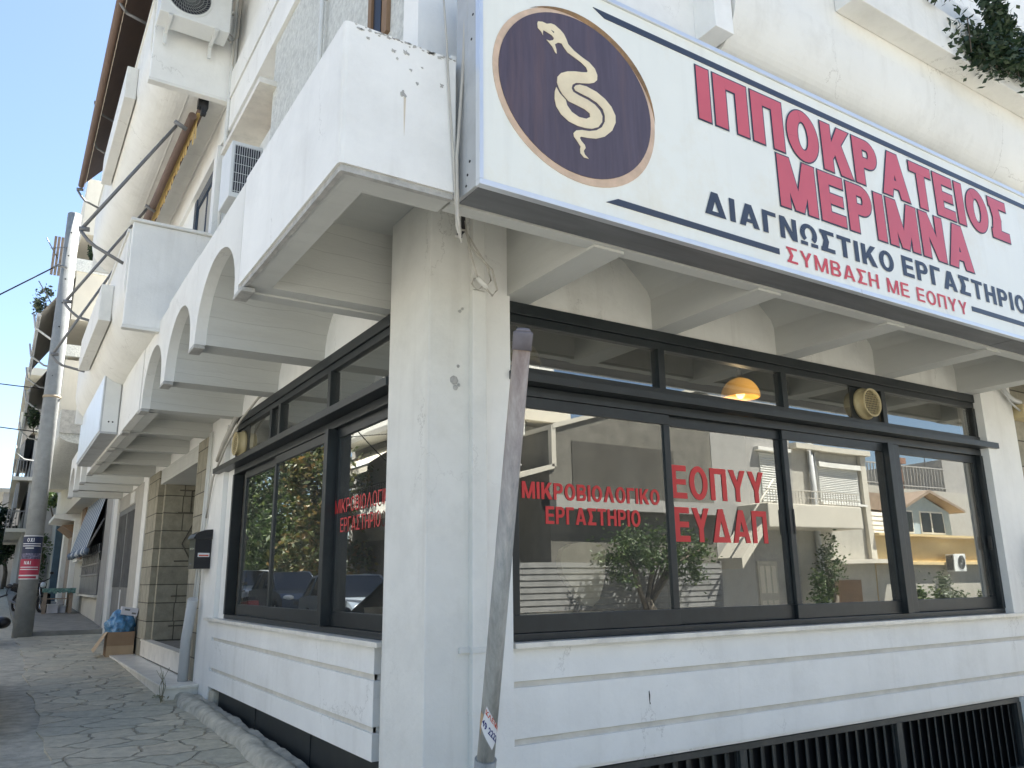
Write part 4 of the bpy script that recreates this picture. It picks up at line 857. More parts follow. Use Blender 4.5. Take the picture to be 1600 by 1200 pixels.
# light box over the side entrance
lb = thing('light_box', 'plain white projecting light box under the arches of the side street', 'sign', (1.1, 12.2, 3.7))
mb = MB(); mb.box(0.985, 12.2, 3.69, 1.205, 15.9, 4.62, 0.008); build(mb, 'casing', 'alu_dull', lb)
mb = MB(); mb.box(0.972, 12.24, 3.73, 0.984, 15.86, 4.58); build(mb, 'face', 'alu', lb)
mb = MB(); mb.box(1.0, 12.194, 3.72, 1.19, 12.199, 4.60); build(mb, 'end_plate', 'ac', lb)
mb = MB()
for x in (1.08, 1.13): mb.lathe([(0, -0.003), (0.012, -0.003), (0.012, 0)], (x, 12.194, 3.86), 1, 8)
build(mb, 'bolt', 'black', lb)

# round white plate at the right edge
ds = thing('round_plate', 'round white plate fixed to the wall at the right end of the front window', 'sign', (10.12, 4.5, 1.63))
mb = MB(); mb.lathe([(0, -0.02), (0.43, -0.02), (0.45, 0.0), (0.45, 0.02)], (10.11, 4.48, 1.63), 1, 48); build(mb, 'plate', 'disc', ds)
mb = MB(); mb.lathe([(0.445, -0.024), (0.462, -0.012), (0.462, 0.02)], (10.11, 4.48, 1.63), 1, 48); mb.box(10.08, 4.5, 1.5, 10.14, 4.70, 1.7); build(mb, 'rim', 'alu_dull', ds)

# conduit and junction box on the right column
jb = thing('junction_box', 'beige junction box with a bent grey conduit on the stone at the far right', 'utility box', (10.0, 4.6, 3.5))
mb = MB(); mb.box(9.97, 4.52, 3.44, 10.35, 4.70, 3.60, 0.01); build(mb, 'box', 'ventb', jb)
mb = MB(); mb.tube([(9.62, 4.55, 3.78), (9.66, 4.55, 3.72), (9.75, 4.55, 3.66), (9.86, 4.55, 3.63), (9.98, 4.55, 3.62)], 0.028); mb.tube([(9.66, 4.56, 3.72), (9.78, 4.56, 3.60), (9.97, 4.56, 3.52)], 0.012); build(mb, 'conduit', 'greypipe', jb)

# downpipe on the pillar
dp = thing('downpipe', 'square white downpipe running down the corner pillar', 'pipe', (2.6, 4.53, 0.1))
mb = MB(); mb.box(2.545, 4.50, 0.0, 2.655, 4.60, 3.60, 0.008); mb.box(2.55, 4.505, 3.604, 2.65, 4.60, 4.26, 0.008); mb.box(2.54, 4.495, 0.86, 2.66, 4.60, 0.88); build(mb, 'pipe', 'pillar', dp)
mb = MB(); mb.box(2.47, 4.53, 1.215, 2.55, 4.552, 1.25, 0.003); mb.box(2.54, 4.492, 1.215, 2.70, 4.499, 1.25, 0.003); build(mb, 'clamp', 'whitepipe', dp)

# drain pipe and mailbox beside the entrance
t = thing('drain_pipe', 'fat grey drain pipe at the foot of the stone pilaster with thin tubes above', 'pipe', (2.25, 11.25, 0.3))
mb = MB(); mb.tube([(2.19, 11.18, 1.46), (2.19, 11.42, 0.95), (2.20, 11.47, 0.30)], 0.065, 16); build(mb, 'pipe', 'greypipe', t)
mb = MB(); mb.tube([(2.27, 11.2, 3.66), (2.27, 11.22, 2.6), (2.24, 11.22, 1.42)], 0.017, 8); mb.tube([(2.27, 11.29, 3.66), (2.26, 11.30, 2.6), (2.22, 11.28, 1.42)], 0.017, 8); build(mb, 'thin_tube', 'whitepipe', t)
mb = MB(); mb.tube([(2.34, 8.6, 3.72), (2.27, 8.9, 3.68), (2.26, 9.6, 3.55), (2.25, 10.3, 3.3), (2.26, 10.9, 3.0), (2.275, 11.12, 2.7), (2.275, 11.2, 2.5)], 0.014, 8); mb.tube([(2.30, 10.0, 3.66), (2.26, 10.4, 3.4), (2.26, 10.7, 3.2)], 0.03, 10); build(mb, 'hanging_cable', 'cable', t)
t = thing('mailbox', 'black metal mailbox with a curved lid mounted on the wall by the entrance', 'mailbox', (2.17, 11.0, 1.85))
mb = MB(); mb.prism([(10.86, 1.84), (11.20, 1.84), (11.22, 2.22), (10.86, 2.22)], 0, 2.10, 2.30); bx_ = build(mb, 'box', 'mail', t)
mb = MB(); pr = [(10.83+0.21*(1-math.cos(math.pi*i/16)), 2.20+0.12*math.sin(math.pi*i/16)) for i in range(17)]
hood = [(2.075, 2.21), (2.075, 2.23)]+[(2.075+0.225*i/10, 2.23+0.10*math.sin(math.pi/2*(i/10)**0.6)) for i in range(1, 11)]+[(2.30, 2.21)]
mb.prism(hood, 1, 10.83, 11.24); build(mb, 'lid', 'mail', t)
mb = MB(); mb.box(2.14, 10.850, 1.985, 2.28, 10.858, 2.035); nl = build(mb, 'name_label', 'offwhite', t)
build(text_mb("ΑΛΛΑ", 'y', 2.15, 2.27, 1.998, 2.024, 10.8495, 0.001, 0.02), 'label_print', 'sticker_red', nl) if False else None
mb = MB(); mb.box(2.15, 10.846, 1.995, 2.27, 10.849, 2.012); build(mb, 'label_print', 'sticker_red', nl)
mb = MB(); mb.box(2.092, 10.92, 2.08, 2.098, 11.14, 2.10); mb.lathe([(0, -0.008), (0.014, -0.008), (0.014, 0)], (2.098, 11.03, 1.90), 0, 10); build(mb, 'slot', 'chrome', t)

# ------- air conditioners
def aircon(name, label, loc, rz, fan):
    a = thing(name, label, 'air conditioner', loc, 'air conditioners on the walls', rz)
    mb = MB(); mb.box(-0.39, -0.15, 0, 0.39, 0.15, 0.60, 0.012); build(mb, 'casing', 'ac', a, local=True)
    if fan: mb = MB(); mb.lathe([(0, -0.153), (0.235, -0.153)], (-0.09, 0, 0.31), 1, 32); build(mb, 'fan_opening', 'acdark', a, local=True)
    mb = MB()
    for k in range(6 if fan else 0): mb.lathe([(0.035+k*0.04, -0.162), (0.042+k*0.04, -0.162)], (-0.09, 0, 0.31), 1, 32)
    for k in range(40 if fan else 0):
        an = k*math.pi/20; pts = []
        for q in range(5):
            rr = 0.03+q*0.052; aa = an+q*0.16; pts.append((-0.09+rr*math.cos(aa), -0.16, 0.31+rr*math.sin(aa)))
        mb.tube(pts, 0.003, 4)
    if fan: build(mb, 'fan_grille', 'acfan', a, local=True)
    if fan: mb = MB(); mb.lathe([(0.235, -0.152), (0.25, -0.165), (0.265, -0.152)], (-0.09, 0, 0.31), 1, 32); build(mb, 'fan_ring', 'ac', a, local=True)
    mb = MB(); mb.box(0.391, -0.12, 0.05, 0.396, 0.13, 0.56); build(mb, 'coil', 'acdark', a, local=True)
    mb = MB()
    for k in range(12): mb.box(0.397, -0.118+k*0.022, 0.05, 0.402, -0.114+k*0.022, 0.56)
    for k in range(6): mb.box(0.403, -0.12, 0.06+k*0.098, 0.406, 0.13, 0.064+k*0.098)
    build(mb, 'side_grille', 'ac', a, local=True)
    return a
a1 = aircon('air_conditioner', 'white air conditioner with round fan hung high on the balcony end panel', (1.22, 8.92, 8.07), 0.0, True)
for x in (-0.27, 0.24):
    mb = MB(); mb.box(x-0.02, -0.16, -0.03, x+0.02, 0.24, -0.002); mb.box(x-0.018, 0.20, -0.17, x+0.018, 0.235, 0.3); mb.box(x-0.015, -0.16, -0.012, x+0.015, 0.22, -0.004); build(mb, 'bracket', 'ac', a1, local=True)
mb = MB(); mb.tube([(0.39, 0.1, 0.12), (0.46, 0.1, 0.06), (0.53, 0.1, 0.16), (0.56, 0.2, 0.6), (0.56, 0.2, 1.4)], 0.013, 8); mb.tube([(0.39, 0.1, 0.2), (0.5, 0.12, 0.14), (0.52, 0.2, -0.1), (0.53, 0.25, -0.25)], 0.008, 6); build(mb, 'hose', 'cable', a1, local=True)
a2 = aircon('air_conditioner', 'half hidden air conditioner with dark coil grille standing behind the parapet', (1.62, 7.62, 5.30), -math.pi/2, False); a2.scale = (0.55, 1.0, 1.0)
mb = MB(); mb.box(-0.3, 0, -0.9, -0.26, 0.15, -0.002); mb.box(0.26, 0, -0.9, 0.3, 0.15, -0.002); build(mb, 'bracket', 'ac', a2, local=True)

# vertical pipes on the upper wall
for i, (y, z0, z1, r, lab) in enumerate(((5.62, 4.4, 7.3, 0.02, 'thin white pipe on the rough stucco above the corner parapet'), (9.16, 4.4, 10.4, 0.022, 'tall thin white pipe rising between the balcony ends and the air conditioner'))):
    p = thing('wall_pipe', lab, 'pipe', (1.765, y, z0), 'thin pipes on the upper wall')
    mb = MB(); mb.tube([(1.74, y, z0), (1.74, y, z1)], r, 10); build(mb, 'pipe', 'whitepipe', p)
    mb = MB()
    for k in range(3): mb.box(1.735, y-0.03, z0+0.9+k*1.1, 1.79, y+0.03, z0+0.93+k*1.1)
    build(mb, 'clip', 'alu_dull', p)

# cables by the sign
t = thing('hanging_cables', 'pale cables dropping beside the sign and looping to a connector on the pillar', 'cable', (1.88, 3.5, 4.0))
mb = MB(); mb.tube([(1.93, 3.47, 7.4), (1.92, 3.47, 5.0), (1.895, 3.47, 4.4), (1.865, 3.475, 3.9), (1.87, 3.47, 3.55), (1.90, 3.5, 3.45), (1.93, 3.6, 3.50)], 0.009, 8)
mb.tube([(1.79, 3.60, 5.6), (1.80, 3.485, 4.62), (1.82, 3.485, 4.3), (1.85, 3.485, 3.9), (1.875, 3.49, 3.5), (1.91, 3.5, 3.42)], 0.006, 8)
build(mb, 'drop', 'cable', t)
mb = MB(); mb.tube([(1.93, 3.55, 3.5), (2.1, 3.9, 3.7), (2.44, 4.42, 3.98), (2.50, 4.42, 3.85), (2.58, 4.43, 3.80), (2.66, 4.43, 3.74), (2.70, 4.43, 3.60), (2.66, 4.43, 3.55), (2.60, 4.43, 3.60)], 0.007, 8)
mb.tube([(2.44, 4.42, 4.05), (2.47, 4.42, 3.86), (2.52, 4.43, 3.73), (2.55, 4.43, 3.64)], 0.006, 8)
mb.tube([(2.44, 4.42, 3.98), (2.54, 4.43, 3.86), (2.62, 4.43, 3.76), (2.65, 4.43, 3.66), (2.62, 4.43, 3.62)], 0.006, 8)
mb.tube([(2.52, 4.47, 3.62), (2.53, 4.46, 3.66), (2.57, 4.45, 3.67), (2.6, 4.45, 3.62), (2.56, 4.45, 3.58), (2.53, 4.46, 3.60), (2.52, 4.47, 3.63)], 0.005, 6); build(mb, 'loop', 'cable', t)
mb = MB(); mb.tube([(2.54, 4.43, 3.66), (2.62, 4.43, 3.60)], 0.018, 10); build(mb, 'connector', 'white', t)
mb = MB(); mb.tube([(2.43, 4.44, 4.2), (2.435, 4.44, 4.1), (2.44, 4.44, 3.98), (2.42, 4.44, 3.94), (2.40, 4.45, 3.96)], 0.016, 8); build(mb, 'clamp', 'blackcable', t)

# ------- awnings
t = thing('brown_awning', 'long brown awning let down from the upper balcony with a scalloped hem', 'awning', (0.9, 9.6, 9.0))
Y0, Y1 = 6.3, 15.6
mb = MB(); n = 60
def barx(y): return 0.50
for seg in (0,):
    mb.quad((0.50, Y0, 9.03), (0.50, Y1, 8.85), (1.70, Y1, 10.4), (1.70, Y0, 10.4))
build(mb, 'cloth', 'brown', t)
mb = MB(); mb.tube([(0.49, Y0, 9.03), (0.49, Y1, 8.85)], 0.05, 12); build(mb, 'front_bar', 'brown', t)
mb = MB()
for k in range(46):
    ya = Y0+k*(Y1-Y0)/46; yb = ya+(Y1-Y0)/46; za = 8.99-0.18*(ya-Y0)/(Y1-Y0)
    mb.quad((0.545, ya, za), (0.545, yb, za), (0.545, yb-0.03, za-0.11), (0.545, (ya+yb)/2, za-0.15), ) ; mb.quad((0.545, ya, za), (0.545, (ya+yb)/2, za-0.15), (0.545, ya+0.03, za-0.11), (0.545, ya, za-0.02))
build(mb, 'scalloped_hem', 'tan', t)
def hookarm(parent, y, tip, el, end, name='arm'):
    mb = MB(); a, b, c = Vector(tip), Vector(el), Vector(end)
    pts = [a, a*0.55+b*0.45+Vector((0.01, 0, -0.03)), b, b*0.55+c*0.45, c]
    mb.tube(pts, 0.02, 8); mb.tube([a+Vector((-0.02, 0, 0.02)), a+Vector((0.09, 0, 0.03))], 0.028, 8); build(mb, name, 'steelrod', parent)
for y, tp, el, en in ((10.06, (0.45, 8.98), (0.58, 8.80), (0.82, 8.74)), (13.1, (0.46, 9.15), (0.60, 8.98), (0.82, 8.90)), (13.9, (0.47, 9.02), (0.60, 8.80), (0.82, 8.70)), (15.5, (0.44, 8.7), (0.58, 8.52), (0.82, 8.43))):
    hookarm(t, y, (tp[0], y, tp[1]), (el[0], y, el[1]), (en[0], y, en[1]))
t = thing('striped_awning', 'rolled ochre and brown awning tucked under the upper balcony with long steel arms', 'awning', (1.4, 9.4, 7.3))
mb = MB(); mb.tube([(1.40, 9.55, 7.31), (1.36, 13.4, 7.29)], 0.05, 12); build(mb, 'front_bar', 'brown', t)
mb = MB(); mb.tube([(1.48, 9.4, 7.385), (1.48, 13.6, 7.385)], 0.042, 10); build(mb, 'roller', 'brown', t)
mb = MB(); mb.quad((1.44, 9.5, 7.34), (1.44, 13.4, 7.34), (1.49, 13.4, 7.345), (1.49, 9.5, 7.345))
for k in range(24):
    y = 9.55+k*0.16; d = (0.26 if k < 2 else 0.13+0.04*math.sin(k*1.9)); mb.quad((1.455, y, 7.31), (1.455, y+0.16, 7.31), (1.465, y+0.14, 7.31-d*0.8), (1.465, y+0.02, 7.31-d*0.8)); mb.quad((1.465, y+0.02, 7.31-d*0.8), (1.465, y+0.14, 7.31-d*0.8), (1.468, y+0.11, 7.31-d), (1.468, y+0.05, 7.31-d))
build(mb, 'hanging_cloth', 'ochre', t)
mb = MB(); mb.box(1.42, 9.34, 7.34, 1.54, 9.42, 7.46); mb.box(1.46, 9.33, 7.25, 1.52, 9.40, 7.34); build(mb, 'bracket', 'black', t)
for y, top, tip, el, en in ((9.6, (1.23, 7.14), (0.35, 5.54), (0.52, 5.38), (0.82, 5.24)), (12.45, (1.30, 7.25), (0.37, 5.56), (0.56, 5.38), (0.82, 5.33)), (14.0, (1.30, 7.25), (0.34, 5.16), (0.50, 5.02), (0.82, 4.96))):
    mb = MB(); mb.tube([(top[0], y, top[1]), (tip[0], y, tip[1])], 0.02, 8); mb.tube([(top[0]-0.03, y-0.05, top[1]+0.03), (top[0]+0.12, y-0.02, top[1]-0.02)], 0.028, 8); build(mb, 'rod', 'steelrod', t)
    hookarm(t, y, (tip[0], y, tip[1]), (el[0], y, el[1]), (en[0], y, en[1]))

# ------- things inside the shop
def pendant(label, loc, on):
    p = thing('pendant_lamp', label, 'lamp', loc, 'pendant lamps behind the transom lights')
    mb = MB(); pr = [(0.03, 0.205)]+[(0.195*math.sin(math.pi/2*i/10), 0.20*math.cos(math.pi/2*i/10)) for i in range(1, 11)]; pr += [(0.193, -0.012), (0.183, -0.01)]
    seg = 56; mb.lathe(pr, (0, 0, 0), 2, seg)
    for v in mb.bm.verts:
        a = math.atan2(v.co.y, v.co.x); q = 1+0.012*math.cos(a*28); v.co.x *= q; v.co.y *= q
    build(mb, 'lamp_shade', 'lamp_on' if on else 'lamp_off', p, local=True)
    mb = MB(); mb.tube([(0, 0, 0.20), (0, 0, 3.9-loc[2])], 0.012, 8); mb.lathe([(0.03, 0.27), (0.035, 0.20), (0, 0.20)], (0, 0, 0), 2, 12); build(mb, 'stem', 'black', p, local=True)
    if on:
        mb = MB(); mb.ellipsoid((0, 0, 0.05), (0.05, 0.05, 0.07)); build(mb, 'bulb', 'bulb', p, local=True)
        pl = bpy.data.lights.new('lamp_light', 'POINT'); pl.energy = 1.6; pl.color = (1.0, 0.72, 0.4); pl.shadow_soft_size = 0.06
        po_ = bpy.data.objects.new('lamp_light', pl); C.objects.link(po_); po_.parent = p; po_.location = (0, 0, -0.08)
    return p
pendant('glowing amber dome lamp hanging behind the transom of the front window', (6.28, 5.5, 3.46), True)
pendant('unlit amber dome lamp behind the top of the leaning pole', (3.55, 5.5, 3.44), False)
def office_chair(label, loc, rz, cm):
    c = thing('office_chair', label, 'chair', loc, 'chairs behind the front window', rz)
    mb = MB(); out = [(-0.24, 0.98), (-0.27, 0.90), (-0.25, 0.80), (-0.16, 0.68), (-0.05, 0.56), (0.03, 0.545), (0.10, 0.60), (0.15, 0.72), (0.17, 0.86), (0.18, 0.98), (0.12, 1.03), (-0.02, 1.04), (-0.16, 1.02)]
    mb.prism([(x*1.0, z) for x, z in out], 1, -0.03, 0.03); build(mb, 'backrest', cm, c, local=True)
    mb = MB(); mb.box(-0.25, 0.05, 0.43, 0.22, 0.5, 0.50, 0.02); build(mb, 'seat', cm, c, local=True)
    mb = MB(); mb.tube([(-0.02, 0.04, 0.75), (-0.02, 0.10, 0.52), (-0.02, 0.26, 0.42)], 0.02, 8); mb.tube([(-0.02, 0.26, 0.43), (-0.02, 0.26, 0.1)], 0.025, 8)
    for k in range(5):
        a = k*1.2566; mb.tube([(-0.02, 0.26, 0.1), (-0.02+0.3*math.cos(a), 0.26+0.3*math.sin(a), 0.05)], 0.018, 6)
    build(mb, 'base', 'black', c, local=True)
office_chair('beige fabric chair back seen through the front window', (3.95, 5.16, 0.90), 0.0, 'chair')
office_chair('dark chair back at the lower left of the front window', (3.22, 5.15, 0.80), 0.6, 'black')
pt = thing('plant_pot', 'pale tapered pot standing behind the side window', 'pot', (2.75, 6.3, 1.25))
mb = MB(); mb.lathe([(0, 0), (0.07, 0), (0.10, 0.24), (0.09, 0.24), (0.085, 0.2), (0, 0.2)], (2.66, 6.3, 1.21), 2, 20); build(mb, 'pot', 'marble', pt)
mb = MB(); mb.lathe([(0.08, 0.215), (0, 0.22)], (2.66, 6.3, 1.21), 2, 16); build(mb, 'soil', 'bark_tree', pt)

# ================================================================== POLES, WIRES AND SMALL THINGS OUTSIDE
t = thing('leaning_pole', 'leaning galvanised steel pole with a grey cap in front of the front window', 'pole', (2.28, 4.03, 0.0))
a, b = Vector((2.25, 3.85, 0.71)), Vector((2.15, 3.27, 2.91)); d = (b-a)/(b-a).length
foot = a-d*(0.74)
mb = MB(); mb.tube([foot, b-d*0.10], 0.0455, 24); build(mb, 'pole', 'galv', t)
mb = MB(); mb.tube([b-d*0.115, b-d*0.03, b-d*0.02], 0.051, 20); mb.tube([b-d*0.019, b], 0.046, 20, r2=0.03); build(mb, 'cap', 'greycap', t)
mb = MB(); mb.tube([foot-d*0.02, a+d*0.05], 0.0575, 20); build(mb, 'sleeve', 'galv', t)
# sticker wrapped on the pole
st = thing('pole_sticker', 'torn white sticker with navy telephone digits wrapped on the leaning pole', 'sticker', (2.21, 3.75, 0.93))
cx = Vector((0.8458, -0.533, 0)); cx = (cx-d*cx.dot(d)).normalized(); cy = d.cross(cx).normalized()
if cy.dot(FW) > 0: pass
else: cy = -cy
def onpole(u, v, r):
    """u = arc position (-1..1 across the visible half), v = metres along the pole"""
    an = u*math.pi/2
    return a+d*v+cx*(math.sin(an)*r)-cy*(math.cos(an)*r)
def polepatch(q, r, name, material, parent, n=10):
    mb = MB(); G = {}
    for i in range(n+1):
        for j in range(4):
            s_, t_ = i/n, j/3
            u = (q[0][0]*(1-s_)+q[1][0]*s_)*(1-t_)+(q[3][0]*(1-s_)+q[2][0]*s_)*t_; v = (q[0][1]*(1-s_)+q[1][1]*s_)*(1-t_)+(q[3][1]*(1-s_)+q[2][1]*s_)*t_
            G[i, j] = mb.bm.verts.new(onpole(u, v, r))
    for i in range(n):
        for j in range(3): mb.bm.faces.new((G[i, j], G[i+1, j], G[i+1, j+1], G[i, j+1]))
    g = bmesh.ops.extrude_face_region(mb.bm, geom=list(mb.bm.faces)); bmesh.ops.translate(mb.bm, verts=[e for e in g['geom'] if isinstance(e, bmesh.types.BMVert)], vec=-cy*0.0006)
    return build(mb, name, material, parent)
stv = 0.23
polepatch([(-0.60, stv+0.0), (0.40, stv-0.115), (0.97, stv-0.03), (-0.25, stv+0.11)], 0.0475, 'paper', 'offwhite', st)
polepatch([(-0.90, stv+0.01), (-0.60, stv-0.05), (-0.45, stv+0.06), (-0.85, stv+0.075)], 0.047, 'torn_scrap', 'card2', st)
def poletext(body, u0, u1, v0, v1, h, slope, r, name, material):
    m2 = text_mb(body, 'y', 0, 1, 0, 1, 0, 0.0, 0.03); out = MB()
    for f in m2.bm.faces:
        vs = []
        for v in f.verts:
            s_, t_ = v.co.x, v.co.z; vs.append(out.bm.verts.new(onpole(u0+(u1-u0)*s_+0.10*t_*0.4, v0+(v1-v0)*s_+h*t_, r)))
        try: out.bm.faces.new(vs)
        except ValueError: pass
    m2.bm.free(); bmesh.ops.remove_doubles(out.bm, verts=out.bm.verts, dist=1e-6); return build(out, name, material, st)
poletext("49 2222", -0.50, 0.70, stv+0.012, stv-0.085, 0.036, 0, 0.0492, 'digits', 'sticker_navy')
poletext("ΚΛΕΙΔΑ", -0.30, 0.86, stv+0.072, stv-0.03, 0.024, 0, 0.0492, 'print', 'sticker_red')

t = thing('utility_pole', 'tall round concrete utility pole on the edge of the pavement', 'utility pole', (0.66, 21.8, 0.5))
mb = MB(); mb.tube([(0.67, 21.8, 0.3), (0.645, 21.8, 5), (0.625, 21.8, 10.88)], 0.205, 32, r2=0.155); build(mb, 'shaft', 'concrete', t)
mb = MB()
for k in range(9): mb.lathe([(0, -0.003), (0.018, -0.003), (0.018, 0.01)], (0.60, 21.8-0.158-0.004*(8-k)*0.9, 10.3-k*0.62), 1, 8)
build(mb, 'bolt_hole', 'black', t)
mb = MB(); mb.lathe([(0.193, 6.05), (0.196, 6.05), (0.196, 6.11), (0.193, 6.11)], (0.645, 21.8, 0), 2, 32); build(mb, 'tape_band', 'tan', t)
mb = MB(); mb.tube([(0.60, 21.6, 9.35), (0.4, 21.5, 9.34), (0.3, 21.5, 9.25)], 0.03, 8); build(mb, 'wire_hook', 'steelrod', t); mb = MB(); mb.tube([(0.55, 21.65, 9.9), (0.2, 21.5, 9.75)], 0.012, 6); build(mb, 'wire_stay', 'steelrod', t)
# poster on the concrete pole
po = thing('pole_poster', 'navy and red paper poster with white Greek capitals wrapped round the concrete pole', 'poster', (0.66, 21.6, 2.2))
pc = Vector((0.655, 21.8, 0))
def curved(z0, z1, a0, a1, r, name, material, parent=po):
    mb = MB(); n = 16
    for i in range(n):
        p, q = R_(a0+(a1-a0)*i/n), R_(a0+(a1-a0)*(i+1)/n); P = lambda an, z: (pc.x+r*math.sin(an), pc.y-r*math.cos(an), z)
        mb.quad(P(p, z0), P(q, z0), P(q, z1), P(p, z1))
    return build(mb, name, material, parent, fixn=False)
curved(1.80, 2.78, -88, 62, 0.206, 'paper', 'offwhite')
curved(2.38, 2.76, -86, 60, 0.209, 'navy_field', 'poster_navy'); curved(2.25, 2.38, -86, 60, 0.2085, 'blend_field', 'poster_mix'); curved(1.90, 2.25, -86, 60, 0.209, 'red_field', 'poster_red'); curved(1.82, 1.87, -86, 40, 0.209, 'foot_line', 'poster_red')
def curvetext(body, a0, a1, z0, z1, bold):
    m2 = greek_mb(body, 'y', 0, 1, z0, z1, 0, 0.22, 0, 0, 0.2)
    for v in m2.bm.verts:
        an = R_(a0+(a1-a0)*v.co.x); v.co.x, v.co.y = pc.x+(0.2115-v.co.y)*math.sin(an), pc.y-(0.2115-v.co.y)*math.cos(an)
    build(m2, 'lettering', 'offwhite', po, fixn=False)
curvetext("ΟΧΙ", -38, 2, 2.635, 2.72, .03); curvetext("ΝΑΙ", -40, -2, 2.13, 2.205, .03)
for z in (2.585, 2.535, 2.06, 2.01): curved(z, z+0.018, -70, 45, 0.2105, 'text_line', 'offwhite')
curved(2.485, 2.505, -45, 5, 0.2105, 'text_line', 'offwhite')

def cable(label, pts, r=0.018, sag=0.35):
    c = thing('overhead_cable', label, 'cable', pts[0], 'overhead cables at the utility pole')
    mb = MB(); P = [Vector(p) for p in pts]; out = []
    for p, q in zip(P, P[1:]):
        for k in range(12):
            s_ = k/12; v = p.lerp(q, s_); v.z -= sag*2*s_*(1-s_); out.append(v)
    out.append(P[-1]); mb.tube(out, r, 6); build(mb, 'wire', 'blackcable', c); return c
cable('topmost black cable sloping from the utility pole to the left edge', [(0.36, 21.5, 9.30), (-7.5, 21.5, 2.45)], 0.018, 0.05)
c2 = cable('middle black cable running level behind the utility pole', [(0.6, 30.0, 8.0), (-9, 29.0, 8.6)])
cable('lower black cable with a dark splice near the left edge', [(0.6, 30.0, 6.55), (-9, 29.0, 7.6)])

# ================================================================== STREET BEYOND THE CORNER BUILDING
t = thing('cardboard_box', 'open brown cardboard box standing at the end of the marble step', 'box', (2.03, 16.6, 0.41))
mb = MB(); mb.box(1.82, 16.42, 0.41, 2.26, 16.44, 0.83); mb.box(1.82, 16.44, 0.41, 1.84, 16.86, 0.83); mb.box(2.24, 16.44, 0.41, 2.26, 16.86, 0.83); mb.box(1.84, 16.84, 0.41, 2.24, 16.86, 0.83); mb.box(1.84, 16.44, 0.415, 2.24, 16.84, 0.43); build(mb, 'carton', 'card', t)
mb = MB(); mb.box(1.818, 16.414, 0.41, 2.262, 16.419, 0.595); build(mb, 'lower_band', 'card2', t)
mb = MB(); mb.quad((1.82, 16.44, 0.83), (1.82, 16.86, 0.83), (1.62, 16.80, 0.52), (1.62, 16.40, 0.50)); mb.quad((1.815, 16.44, 0.828), (1.615, 16.40, 0.498), (1.615, 16.80, 0.518), (1.815, 16.86, 0.828)); build(mb, 'flap', 'card2', t)
b_ = MB(); b_.ellipsoid((2.03, 16.64, 0.92), (0.225, 0.21, 0.26), 64, 40)
for v in b_.bm.verts:
    p = v.co; c = Vector((2.03, 16.64, 0.92)); dd = (p-c).normalized(); q = 0.0
    for fr_, am in ((6, 0.05), (14, 0.028), (30, 0.012)):
        q += am*(1-2.2*abs(mnoise.noise(Vector((p.x*fr_, p.y*fr_, p.z*fr_*0.7)))))
    v.co = p+dd*(q-0.03)
tag(build(b_, 'rubbish_bag', 'bag', None, (2.03, 16.64, 0.7)), 'crumpled blue plastic rubbish bag bulging out of the cardboard box', 'bag')
t = thing('small_carton', 'small white printed carton lying tilted on top of the blue bag', 'box', (2.15, 16.6, 1.12))
mb = MB(); mb.box(-0.14, -0.1, -0.07, 0.14, 0.1, 0.07, 0.004); mb.xf(Matrix.Rotation(R_(9), 4, 'Y')); mb.xf(Matrix.Translation((2.15, 16.58, 1.18))); build(mb, 'carton', 'paper', t)
mb = MB(); mb.box(-0.09, -0.104, 0.01, 0.0, -0.1008, 0.04); mb.box(0.04, -0.104, -0.04, 0.11, -0.1008, -0.01); mb.xf(Matrix.Rotation(R_(9), 4, 'Y')); mb.xf(Matrix.Translation((2.15, 16.58, 1.18))); build(mb, 'print', 'metalgrey', t)
# weed at the step corner
wd = MB(); wd.leaves((1.86, 10.9, 0.33), (0.09, 0.08, 0.05), 60, 0.022, 5, 6); r8 = random.Random(2)
for k in range(9): wd.tube([(1.86, 10.9, 0.27), (1.86+r8.uniform(-0.04, 0.05), 10.9+r8.uniform(-0.04, 0.04), 0.45), (1.86+r8.uniform(-0.10, 0.12), 10.9+r8.uniform(-0.08, 0.08), r8.uniform(0.5, 0.68))], 0.003, 4)
tag(build(wd, 'weed', 'drygrass', None, (1.86, 10.9, 0.27), fixn=False), 'dry straggly weed growing at the corner of the marble step', 'weed')
# plants hanging from the front planter
for k, (x, z, rx, rz, mt, lab, sd) in enumerate(((8.15, 7.05, 0.80, 0.50, 'leafdark', 'dark green trailing plant hanging from the planter at the top right corner', 3), (9.0, 6.90, 0.34, 0.42, 'flower', 'withered pink flowering plant hanging at the top right edge', 8), (6.95, 7.18, 0.22, 0.12, 'leafdark', 'small dark trailing sprig at the left end of the planter', 6))):
    p = thing('hanging_plant', lab, 'plant', (x, 3.35, z), 'plants in the upper planter')
    mb = MB(); mb.leaves((x, 3.30, z), (rx, 0.16, rz), (3200, 900, 260)[k], (0.045, 0.03, 0.04)[k], sd, 16 if k < 2 else 6, 0.4, 0.14); build(mb, 'foliage', mt, p, fixn=False)
    mb = MB()
    for q in range(7): mb.tube([(x+rx*(q-3)/4, 3.45, 7.03), (x+rx*(q-3)/4, 3.33, z), (x+rx*(q-3)/3.4, 3.30, z-rz*0.9)], 0.006, 5)
    build(mb, 'stem', 'bark_tree', p)

